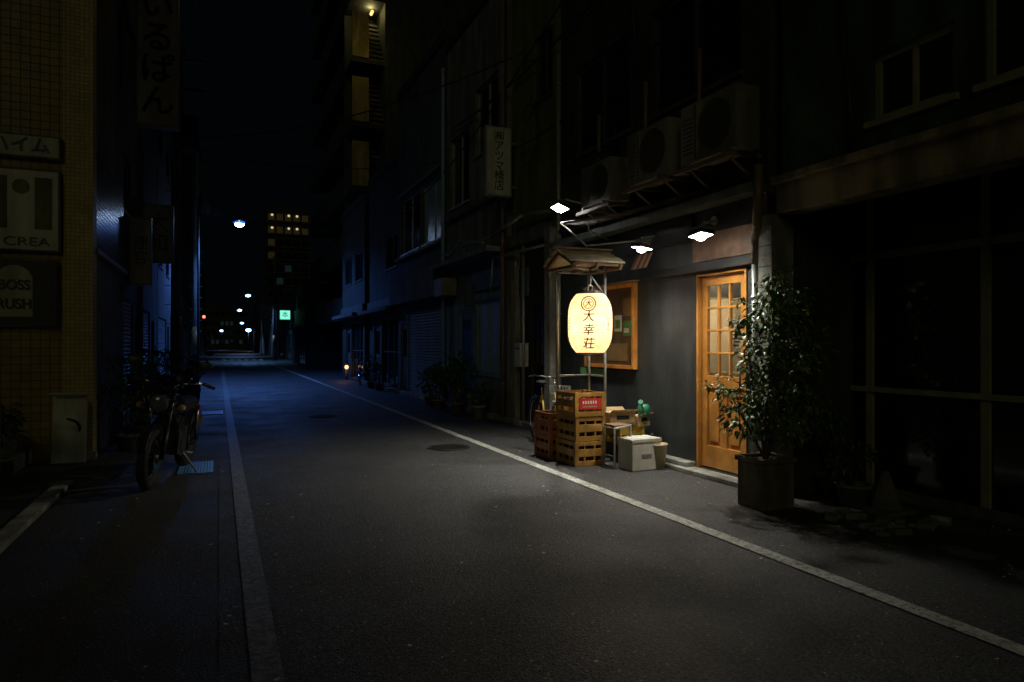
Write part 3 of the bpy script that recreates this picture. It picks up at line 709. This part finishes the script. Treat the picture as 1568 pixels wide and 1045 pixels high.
potted('potted_plant.011',4.6,21.2,1.0,.35,250,.1); potted('potted_plant.012',4.6,22.4,1.2,.4,280,.12); potted('potted_plant.013',-1.1,18.5,1.3,.4,300,.1)
e=empty('traffic_cone'); b=B(); b.obox((5.30,4.15,.02),(.34,.34,.035),None,'concd'); b.lathe((5.30,4.15,.03),[(.13,0),(.03,.32),(.001,.325)],'concd',24); b.done('cone',e)

# ------------------------------------------------------------ near right building
nr_=empty('corner_workshop_building')
facade(nr_,5.0,1,-6,5.035,3.02,9.0,[(3.35,4.05,3.30,3.85,'win','greenframe'),(1.2,3.15,3.30,4.0,'win','greenframe')],'green','upper_wall')
b=B()
b.box(4.93,5.18,-6,5.034,2.70,3.018,'beige'); b.box(4.86,4.929,-6,5.03,2.98,3.05,'beige')
b.box(5.18,5.95,-6,5.034,2.95,3.015,'dark'); b.box(5.165,5.9,4.93,5.03,0,2.945,'dark')
b.box(4.96,4.995,-6,5.0,4.9,4.98,'concd')
b.done('beam_and_soffit',nr_,bevel=.006)
b=B(); x=5.8
for y in (5.82-1.1,5.82-2.19,5.82-3.28,5.82-4.37,.36,-.73,-1.8): b.box(x,x+.06,y-.035,y+.035,0,2.9,'greenframe')
b.box(x-.02,x-.001,-6,4.92,2.26,2.33,'greenframe'); b.box(x-.02,x-.001,-6,4.92,.99,1.04,'greenframe'); b.box(x-.02,x-.001,-6,4.92,.0,.1,'concd')
b.box(x+.03,x+.04,-6,4.92,.0,2.94,'glass')
b.box(x+.4,9,-6,5,0,9,'dark')
b.done('glazed_front',nr_)
b=B(); b.tube([(4.97,4.2,3.1),(4.95,4.25,3.9),(4.9,4.3,5.5)],.02,'wire'); b.done('pipes',nr_)

# ------------------------------------------------------------ narrow house Y 9.87-11.7
nh=empty('narrow_house')
facade(nh,5.02,1,9.87,11.7,0,3.2,[(10.1,10.8,.1,2.15,'door','black','black')],'dark')
facade(nh,5.02,1,9.87,11.7,3.2,11,[(10.0,10.7,5.6,6.7,'win','tealsign')],'olive','upper_wall'); body(nh,5.02,1,9.87,11.7,0,11,5,'dark')
b=B(); b.box(4.85,5.018,9.88,11.69,3.2,3.42,'concd'); b.box(4.92,5.018,11.3,11.69,0,3.19,'conc'); b.box(4.95,5.018,10.9,11.2,2.3,2.8,'tealsign')
pipe_v(b,4.9,10.9,.1,3.2,.03,'steel'); pipe_v(b,4.86,11.75,.1,9,.045,'brownpipe')
b.tube([(4.9,9.9,3.6),(4.85,10.8,3.7),(4.8,12.2,3.5),(4.82,14,3.55)],.03,'steel'); b.tube([(4.84,9.9,3.05),(4.84,12.2,3.1),(4.84,12.3,2.4)],.025,'steel')
pts=[(4.9,10.6+.3*math.cos(t*.5),6.2-t*.06+.3*math.sin(t*.5)) for t in range(26)]; b.tube(pts,.01,'wire')
b.done('trim_and_pipes',nh)
e=empty('projecting_sign'); b=B(); b.box(4.40,4.90,11.42,11.58,4.12,5.38,'alu'); b.box(4.425,4.875,11.412,11.42,4.15,5.35,'signw'); b.box(4.425,4.875,11.58,11.588,4.15,5.35,'signw'); b.box(4.9,5.02,11.47,11.53,4.3,4.34,'steel'); b.box(4.9,5.02,11.47,11.53,5.1,5.14,'steel'); b.done('box',e,bevel=.008)
text('㈱アツマ椅店',.20,(4.65,11.408,4.75),0,'ink',e,vertical=True,spacing=.9)

# ------------------------------------------------------------ blue-grey building Y 11.9-15.6
cb=empty('blue_grey_house')
facade(cb,5.0,1,11.9,15.6,0,3.35,[(12.25,13.7,.85,2.35,'win','bluealu','frost'),(13.85,14.7,.1,2.2,'door','bluealu','bluewall')],'bluewall')
facade(cb,5.0,1,11.9,15.6,3.35,8.4,[(12.3,13.6,5.4,6.8,'win','alu'),(14.0,15.3,4.6,6.2,'win','alu')],'greywall','upper_wall'); body(cb,5.0,1,11.9,15.6,0,8.4,6,'dark')
b=B(); b.box(4.6,4.998,11.92,15.58,3.2,3.3,'bluewall'); b.box(4.9,4.998,11.9,15.6,4.3,4.4,'concd'); pipe_v(b,4.9,15.55,.1,8,.05,'bluealu'); b.box(4.94,4.998,12.1,13.6,2.55,2.95,'tealsign')
b.box(4.93,4.998,11.92,15.5,.1,.5,'concd')
b.tube([(4.55,11.95,3.35),(4.55,13.2,3.55),(4.7,14.5,3.4),(4.9,15.5,3.6)],.03,'steel'); b.box(4.62,4.95,14.7,15.4,2.55,2.95,'acm')
b.done('trim_and_pipes',cb,bevel=.004)
e=empty('satellite_dish'); b=B(); b.lathe((4.7,15.1,2.97),[(.001,0),(.12,.02),(.2,.06)],'iron',20); b.done('dish',e)

# ------------------------------------------------------------ shutter shop Y 15.7-20.2
ss=empty('shuttered_shop_building')
facade(ss,5.04,1,15.7,20.4,0,3.0,[(15.95,19.3,.05,2.35,'shutter'),(19.5,20.2,.1,2.1,'door','alu','greywall2')],'greywall2')
facade(ss,5.04,1,15.7,20.4,3.0,8.8,[(15.95,17.8,4.1,5.7,'win','alu','frost'),(18.1,20.1,4.1,5.7,'win','alu')],'greywall2','upper_wall'); body(ss,5.04,1,15.7,20.4,0,8.8,6,'dark')
b=B(); b.box(4.72,5.038,15.72,20.38,2.6,3.35,'concd'); b.box(4.9,5.038,15.72,20.38,3.92,4.0,'bluewall'); b.box(4.95,5.038,15.72,20.38,5.8,5.88,'bluewall'); b.done('canopy',ss,bevel=.01)
def simple(name,x,side,y0,y1,h,k,floors=2,wk='glass',canopy=True,depth=7,lit=0,frame='tealsign'):
    e=empty(name); ops=[]; fh=(h-3.0)/max(1,floors-1) if floors>1 else 3
    L_=y1-y0
    ops.append((y0+.3,y0+L_*.55,.1,2.3,'shutter' if random.random()<.5 else 'grid',frame,wk)); ops.append((y0+L_*.62,y0+L_*.62+.9,.1,2.1,'door',frame,'greywall2'))
    for f in range(1,floors):
        zb=3.0+(f-1)*fh+.9; n=max(1,int(L_/2.4))
        for i in range(n):
            ya=y0+.4+i*(L_-.4)/n; yb_=ya+min(1.5,(L_-.4)/n-.4)
            gk=wk
            if random.random()<lit: gk=random.choice(['dimwin','coolwin'])
            if zb+1.1<h: ops.append((ya,yb_,zb,zb+1.1,'win',frame,gk))
    facade(e,x,side,y0,y1,0,h,ops,k); body(e,x,side,y0,y1,0,h,depth,'dark')
    if canopy:
        b=B(); b.box(x-side*.45,x-side*.002,y0+.02,y1-.02,2.5,2.62,'concd'); b.box(x-side*.08,x-side*.002,y0+.02,y1-.02,2.63,2.95,'tealsign'); b.done('canopy',e)
    return e
simple('two_storey_shop',5.1,1,20.5,25.2,7.2,'dark',2)
simple('two_storey_shop.001',4.95,1,25.3,30.2,6.8,'dark',2)
at=empty('apartment_tower')
b=B(); b.box(7.0,16,31,46,0,34,'dark')
for f in range(12):
    z=f*2.9
    b.box(5.5,6.998,31.06,46,z+2.6,z+2.78,'dark')
    b.box(5.5,5.6,33.2,46,z+2.78,z+3.75,'dark')
    if f>0:
        b.box(5.5,6.25,30.95,31.05,z+.0-.1,z+1.9,'stairwall')
b.box(5.5,6.998,33.0,33.15,0,34,'dark')
b.done('slabs_and_walls',at)
b=B()
for f in range(3,9):
    z=f*2.9
    for i in range(9): b.box(6.3+.0,7.0,31.2+i*.18,31.4+i*.18,z-.1+i*.28,z+.0+i*.28,'concd')
    b.tube([(6.3,31.1,z+.9),(6.3,33.0,z+3.4)],.03,'steel')
b.done('stairs',at)
b=B(); b.cyl((6.6,31.9,17.0),(6.6,32.2,17.0),.07,'amber'); b.done('landing_lamps',at)
for z,p,xx,yy in ((17.0,24,6.5,31.8),(14.5,7,6.0,29.4)):
    l=bpy.data.lights.new('landing','POINT'); l.energy=p; l.color=(1,.80,.30); l.shadow_soft_size=.15
    o=bpy.data.objects.new('landing_light',l); sc.collection.objects.link(o); o.location=(xx,yy,z); o.parent=at
simple('corner_shop',5.2,1,46.2,55,5.2,'dark',2,lit=.0)
y=64
for i,(L_,h) in enumerate(((9,5.5),(10,6),(12,6.5),(12,7),(14,8),(15,9))):
    simple('distant_building' + ('' if i==0 else '.%03d'%i),6.0,1,y,y+L_-.2,h,random.choice(['greywall2','dark']),2,lit=.15,canopy=False); y+=L_
tb=empty('office_tower'); b=B(); b.box(7.2,14.0,118,130,0,24.5,'dark')
for f in range(8):
    z=22.2-f*2.1
    b.box(7.1,14.1,117.6,117.99,z-.75,z-.55,'greywall2')
    for i in range(5):
        k='glass'
        if f<2:
            if i in (0,2,3): b.cyl((8.0+i*1.3,117.7,z+.35),(8.0+i*1.3,117.75,z+.35),.20,'warmwin')
            k='dimwin'
        elif (f,i) in ((2,0),(3,0),(4,2),(5,1),(6,3)): k='dimwin' if f<4 else 'coolwin'
        b.box(7.4+i*1.32,8.4+i*1.32,117.9,117.98,z-.45,z+.6,k)
b.done('tower',tb)
eb=empty('end_building'); b=B(); b.box(-6,9,240,255,0,14,'dark')
for i in range(10):
    for j in range(4): b.box(-5+i*1.4,-4.1+i*1.4,239.9,239.98,1.5+j*3,2.8+j*3,random.choice(['glass','glass','glass','coolwin','glass']))
b.done('block',eb)
e=empty('illuminated_sign'); b=B(); b.box(4.15,4.95,53.5,53.8,3.25,4.0,'alu'); b.box(4.2,4.9,53.47,53.495,3.3,3.95,'cyan'); b.box(4.95,5.2,53.6,53.7,3.5,3.6,'steel'); b.done('box',e)
text('本',.5,(4.55,53.45,3.62),0,'ink',e)
e=empty('standing_lamp'); b=B(); b.cyl((4.75,28.0,0),(4.75,28.0,.4),.05,'wood'); b.sph((4.75,28,.52),(.08,.08,.09),'amber'); b.cyl((4.75,28,.60),(4.75,28,.68),.08,'black'); b.done('lamp',e)
l=bpy.data.lights.new('standing','POINT'); l.energy=2; l.color=(1,.5,.2); o=bpy.data.objects.new('light',l); sc.collection.objects.link(o); o.location=(4.5,27.7,.6); o.parent=e

# ------------------------------------------------------------ LEFT SIDE
lt=empty('tiled_apartment_building')
b=B()
b.box(-9,-1.78,10.02,10.3,0,13,'ytile'); b.box(-1.78,-1.46,10.0,10.3,0,13,'ytile2')
b.box(-1.75,-1.5,10.3,13.4,4.05,13,'greywall2'); b.box(-1.75,-1.5,10.3,13.4,2.7,4.05,'gtile'); b.box(-1.75,-1.5,10.3,13.4,0,2.7,'greywall2')
b.box(-9,-1.76,10.31,13.4,0,13,'dark'); b.box(-9,-1.44,9.98,13.42,13,13.3,'concd')
b.box(-1.80,-1.42,9.96,9.999,0,.10,'conc'); b.box(-1.499,-1.44,10.3,13.4,2.64,2.70,'alu')
b.done('walls',lt)
def lsign(name,x0,x1,z0,z1,face,depth=.08,y=10.02):
    e=empty(name); b=B(); b.box(x0,x1,y-depth,y-.002,z0,z1,'concd'); b.box(x0+.02,x1-.02,y-depth-.004,y-depth,z0+.02,z1-.02,face); b.done('panel',e,bevel=.004); return e
e=lsign('nameplate_sign',-3.0,-1.79,3.72,4.0,'signc'); text('第一ハイム',.21,(-2.42,9.93,3.86),0,'tealsign',e,bold=.004)
e=lsign('cafe_sign',-2.75,-1.80,2.58,3.58,'signw'); text('CREA',.15,(-2.14,9.93,2.69),0,'tealsign',e,sx=1.3)
b=B(); b.box(-2.52,-2.34,9.93,9.935,2.85,3.48,'olive'); b.box(-2.06,-1.88,9.93,9.935,2.85,3.48,'olive'); b.cyl((-2.2,9.93,3.36),(-2.2,9.935,3.36),.09,'olive',seg=24); b.done('figure_mark',e)
e=lsign('shop_sign',-2.75,-1.84,1.66,2.48,'signdk')
b=B(); b.box(-2.45,-2.08,9.928,9.935,1.78,2.28,'signc'); b.cyl((-2.265,9.927,2.22),(-2.265,9.9345,2.22),.185,'signc',seg=28); b.done('badge',e)
text('BOSS',.17,(-2.265,9.922,2.16),0,'signdk',e,sx=.85,bold=.004); text('RUSH',.17,(-2.265,9.922,1.93),0,'signdk',e,sx=.85,bold=.004)
e=empty('leaning_board'); b=B(); q=Matrix.Rotation(R(-12),3,'X'); b.obox((-1.66,9.70,.42),(.36,.03,.82),q,'signc'); b.obox((-1.66,9.68,.85),(.40,.045,.03),q,'alu'); b.torus((-1.68,9.685,.42),(0,1,.2),.13,.018,'ink',20,5,(R(-90),R(120))); b.done('board',e,bevel=.01)
e=empty('entrance_steps'); b=B(); b.box(-3.4,-2.1,9.2,10.0,0,.18,'concd'); b.box(-3.4,-2.2,9.5,10.0,.181,.36,'concd'); b.done('steps',e,bevel=.01)
e=empty('steel_fence'); b=B()
for i in range(9): b.cyl((-3.3+i*.16,8.3,0),(-3.3+i*.16,8.3,.9),.012,'olive')
b.tube([(-3.3,8.3,.9),(-2.02,8.3,.9)],.018,'olive'); b.tube([(-3.3,8.3,.2),(-2.02,8.3,.2)],.014,'olive'); b.done('bars',e)
e=empty('hanging_sign'); b=B(); b.box(-1.42,-.70,14.45,14.7,5.55,9.6,'alu'); b.box(-1.39,-.73,14.44,14.449,5.6,9.55,'signw'); b.box(-1.5,-1.42,14.55,14.6,6,6.05,'steel'); b.box(-1.5,-1.42,14.55,14.6,9,9.05,'steel'); b.done('box',e,bevel=.01)
text('すまいるぱん',.60,(-1.06,14.43,7.5),0,'ink',e,vertical=True,spacing=1.0,bold=.008)
simple('left_shop_house',-1.6,-1,13.5,17.8,7.5,'greywall2',2,canopy=False)
e=empty('storefront_sign'); b=B(); b.box(-1.58,-1.2,15.0,15.12,2.6,3.9,'alu'); b.box(-1.56,-1.22,14.992,15.0,2.63,3.87,'signw'); b.done('box',e)
text('理容',.28,(-1.39,14.985,3.25),0,'tealsign',e,vertical=True)
simple('left_shop_house.001',-1.7,-1,18,23,8.5,'dark',2,canopy=False)
e=empty('storefront_sign.001'); b=B(); b.box(-1.68,-1.0,18.4,18.55,3.4,4.8,'alu'); b.box(-1.66,-1.02,18.39,18.399,3.43,4.77,'signw'); b.done('box',e)
text('大和',.5,(-1.34,18.38,4.1),0,'tealsign',e,vertical=True)
simple('left_shop_house.002',-1.7,-1,23.2,30,10,'greywall2',3,canopy=False); simple('left_office_block',-1.8,-1,30.2,42,16,'dark',5,canopy=False); simple('left_office_block.001',-1.8,-1,42.2,55,14,'dark',4,canopy=False,lit=.03)
y=64
for i,(L_,h) in enumerate(((12,11),(12,12),(14,12),(16,12),(20,13))):
    simple('left_distant_building'+('' if i==0 else '.%03d'%i),-2.2,-1,y,y+L_-.2,h,'dark',3,lit=.1,canopy=False); y+=L_
def pole(name,x,y,h=10.5,r=.15):
    e=empty(name); b=B(); b.cyl((x,y,0),(x,y,h),r,'conc',r2=r*.7,seg=18)
    for z in (h-1,h-1.8): b.box(x-.7,x+.7,y-.05,y+.05,z,z+.09,'engine')
    for dx in (-.6,-.2,.2,.6): b.cyl((x+dx,y,h-.9),(x+dx,y,h-.72),.04,'greywall2',seg=8)
    b.cyl((x+.35,y-.1,h-3.4),(x+.35,y-.1,h-2.5),.22,'greywall2',seg=18)
    for i in range(8): b.cyl((x-.25,y,2+i*.5),(x+.25,y,2+i*.5),.01,'steel',seg=6)
    b.cyl((x,y,1.2),(x,y,2.2),r*1.02,'ycrate',r2=r*.99,seg=18)
    b.done('pole',e)
pole('utility_pole',-.92,33.2); pole('utility_pole.001',-1.05,20.2,10,.13); pole('utility_pole.002',4.4,62,9)
cab=empty('overhead_cables'); b=B()
def cat(p,q,sag,r=.012,n=10):
    p=Vector(p);q=Vector(q); pts=[]
    for i in range(n+1):
        t=i/n; v=p.lerp(q,t); v.z-=sag*4*t*(1-t); pts.append(v)
    b.tube(pts,r,'wire',5)
for dx in (-.6,-.2,.2,.6): cat((-.92+dx,33.2,9.8),(-1.05+dx,20.2,9.3),.4); cat((-1.05+dx,20.2,9.3),(-1.2+dx,-8,9.0),.6); cat((-.92+dx,33.2,9.8),(4.4+dx,62,8.2),.6)
cat((-1.05,20.2,7),(4.95,11,6.6),.5,.014); cat((-1.05,20.2,6.8),(4.95,16,5.9),.4,.012); cat((4.93,15,6.4),(4.93,5,6.8),.35,.02); cat((4.9,12,5.0),(4.9,4,5.6),.3,.015); cat((4.9,20,5.2),(4.9,9,6.9),.4,.015)
cat((-.92,33.2,8),(5.2,28,6),.4); b.done('cables',cab)

def lamp(name,px,py,lx,lz,power,k='blueled',s=.16,col=(.10,.28,1),cone=150,halo=False):
    e=empty(name); b=B()
    b.cyl((px,py,0),(px,py,lz+.3),.06,'engine',r2=.045); b.tube([(px,py,lz+.2),((px+lx)/2,py,lz+.32),(lx,py,lz+.14)],.03,'engine')
    b.obox((lx,py,lz+.10),(.55,.24,.09),Matrix.Rotation(-.1,3,'Y'),'engine'); b.done('pole_and_arm',e,bevel=.005)
    b=B()
    if halo:
        b.torus((lx,py,lz+.02),(0,0,1),s*1.05,s*.32,'bluehalo',32,10); b.sph((lx,py,lz-.02),(s*1.15,s*1.15,s*.85),k,20,12)  # glowing ring added around the lens as its halo
    else: b.sph((lx,py,lz),(s*1.3,s,s*.8),k,16,8)
    b.done('lens',e)
    l=bpy.data.lights.new(name+'_l','SPOT'); l.energy=power; l.color=col; l.spot_size=R(cone); l.spot_blend=.6; l.shadow_soft_size=.15
    o=bpy.data.objects.new('light',l); sc.collection.objects.link(o); o.location=(lx,py-.05,lz-.36); o.rotation_euler=(0,0,0); o.parent=e
lamp('street_lamp',-.75,30.1,.78,6.4,1000,halo=True,s=.16,cone=166)
lamp('street_lamp.001',4.6,62.5,2.3,5.6,700,'blueled2',.17,(.2,.45,1))
lamp('street_lamp.002',4.8,88,2.3,5.5,500,'blueled2',.20,(.25,.5,1)); lamp('street_lamp.003',4.9,110,3.2,4.6,500,'blueled2',.2,(.4,.6,1)); lamp('street_lamp.004',5.6,150,5.6,4.3,400,'blueled2',.42,(.5,.7,1)); lamp('street_lamp.005',-1.5,175,.6,4.6,300,'blueled2',.3,(.4,.6,1))
e=empty('signal_light'); b=B(); b.cyl((-1.5,58,0),(-1.5,58,3.6),.05,'steel'); b.box(-1.55,-.9,57.9,58.1,3.4,3.7,'black'); b.cyl((-1.05,57.89,3.56),(-1.05,57.8,3.56),.11,'redl'); b.done('signal',e)

def moto(name,x,y,ang):
    e=empty(name); T=Matrix.Translation((x,y,0))@Matrix.Rotation(ang,4,'Z')@Matrix.Rotation(R(-6),4,'X')
    b=B()
    for wx,w in ((.68,.05),(-.66,.06)):
        b.torus((wx,0,.31),(0,1,0),.255,w,'rubber',36,10); b.torus((wx,0,.31),(0,1,0),.20,.014,'engine',30,8); b.cyl((wx,-.08,.31),(wx,.08,.31),.045,'engine')
        b.cyl((wx,.06,.31),(wx,.066,.31),.12,'chrome',seg=28)
        for i in range(6):
            a=i*math.pi/3; b.cyl((wx,0,.31),(wx+.2*math.cos(a),0,.31+.2*math.sin(a)),.014,'engine',seg=6)
    b.done('wheels',e,xf=T.copy())
    b=B()
    for s_ in (-1,1):
        b.cyl((.68,s_*.095,.31),(.56,s_*.095,.62),.027,'black'); b.cyl((.56,s_*.095,.62),(.44,s_*.095,.98),.020,'chrome')
        b.tube([(.42,s_*.05,1.0),(.40,s_*.12,1.05),(.34,s_*.32,1.07),(.24,s_*.40,1.03)],.012,'chrome'); b.cyl((.32,s_*.34,1.065),(.2,s_*.42,1.02),.019,'rubber')
        b.tube([(.34,s_*.28,1.07),(.36,s_*.33,1.22)],.006,'black'); b.sph((.36,s_*.35,1.26),(.02,.07,.045),'engine'); b.sph((.52,s_*.2,.82),(.05,.035,.035),'card')
        b.cyl((.47,s_*.1,.82),(.52,s_*.19,.82),.008,'black')
        b.cyl((-.66,s_*.11,.33),(-.48,s_*.12,.70),.022,'chrome'); b.tube([(.0,s_*.12,.28),(-.05,s_*.22,.27)],.014,'steel')
        b.tube([(.36,s_*.03,.86),(.2,s_*.11,.55),(.12,s_*.12,.26),(-.2,s_*.12,.26),(-.3,s_*.1,.5),(-.5,s_*.09,.68)],.015,'black'); b.tube([(-.15,s_*.09,.33),(-.66,s_*.1,.31)],.018,'black')
    b.box(.43,.49,-.12,.12,.86,.89,'black'); b.box(.38,.45,-.12,.12,.98,1.0,'black')
    b.cyl((.49,0,.86),(.60,0,.855),.075,'black',r2=.095,seg=24); b.sph((.60,0,.855),(.03,.09,.09),'lens')
    b.cyl((.44,-.06,.99),(.47,-.06,1.04),.045,'black'); b.cyl((.44,.06,.99),(.47,.06,1.04),.045,'black')
    b.done('forks_and_bars',e,xf=T.copy())
    b=B()
    b.sph((.14,0,.80),(.27,.135,.125),'paintblk',24,14); b.obox((-.28,0,.775),(.5,.22,.09),Matrix.Rotation(.05,3,'Y'),'rubber'); b.sph((-.55,0,.79),(.16,.11,.06),'rubber')
    b.torus((.68,0,.31),(0,1,0),.325,.045,'paintblk',14,6,(R(-120),R(-20))); b.torus((-.66,0,.31),(0,1,0),.34,.06,'paintblk',14,6,(R(-170),R(-60)))
    b.obox((.05,0,.40),(.34,.26,.24),None,'engine'); b.obox((.14,0,.58),(.15,.2,.2),Matrix.Rotation(.3,3,'Y'),'engine')
    for i in range(6): b.obox((.13+i*.006,0,.50+i*.03),(.2,.26,.008),Matrix.Rotation(.3,3,'Y'),'engine')
    b.cyl((.02,-.14,.38),(.02,.14,.38),.10,'engine',seg=24)
    b.tube([(.22,-.1,.55),(.32,-.12,.4),(.2,-.15,.24),(-.2,-.17,.24)],.02,'chrome'); b.cyl((-.2,-.17,.25),(-.75,-.19,.33),.04,'chrome',r2=.05)
    b.obox((-.2,0,.62),(.25,.2,.14),None,'paintblk'); b.box(-.92,-.88,-.06,.06,.62,.72,'red'); b.box(-.93,-.92,-.1,.1,.45,.6,'white'); b.cyl((-.75,0,.7),(-.9,0,.66),.02,'black')
    b.tube([(.0,.13,.28),(-.1,.3,.02)],.012,'steel')
    b.done('body',e,bevel=.006,xf=T.copy())
moto('motorcycle',-.52,8.35,math.atan2(-.97,-.20))
moto('motorcycle.001',-.75,17.2,math.atan2(-.9,.3)); moto('motorcycle.002',-.8,19.4,math.atan2(-.95,.2)); moto('motorcycle.003',-1.0,13.6,math.atan2(-.8,.5))

l=bpy.data.lights.new('room_lamp','POINT'); l.energy=40; l.color=(1,.86,.66); l.shadow_soft_size=.12
o=bpy.data.objects.new('room_lamp',l); sc.collection.objects.link(o); o.location=(5.30,6.75,2.35); o.parent=shop

# ------------------------------------------------------------ world, faint night sky, added fill light
w=bpy.data.worlds.new('World'); sc.world=w; w.use_nodes=True
bg=w.node_tree.nodes['Background']; bg.inputs[0].default_value=(.4,.75,1,1); bg.inputs[1].default_value=.0012
s=bpy.data.lights.new('night_fill','SUN'); s.energy=.07; s.angle=R(20); s.color=(1,.95,.50)  # added dim olive fill, standing in for an unseen street lamp behind the camera
o=bpy.data.objects.new('night_fill',s); sc.collection.objects.link(o)
o.rotation_euler=Vector((.50,.8,-.42)).to_track_quat('-Z','Y').to_euler()

# ------------------------------------------------------------ camera
cam=bpy.data.cameras.new('camera'); co=bpy.data.objects.new('camera',cam); sc.collection.objects.link(co)
cam.lens=24; cam.sensor_width=36; cam.shift_y=.003; cam.clip_end=2000; cam.clip_start=.05
co.location=(0,0,1.45); co.rotation_euler=(R(90),0,R(-23.25)); sc.camera=co
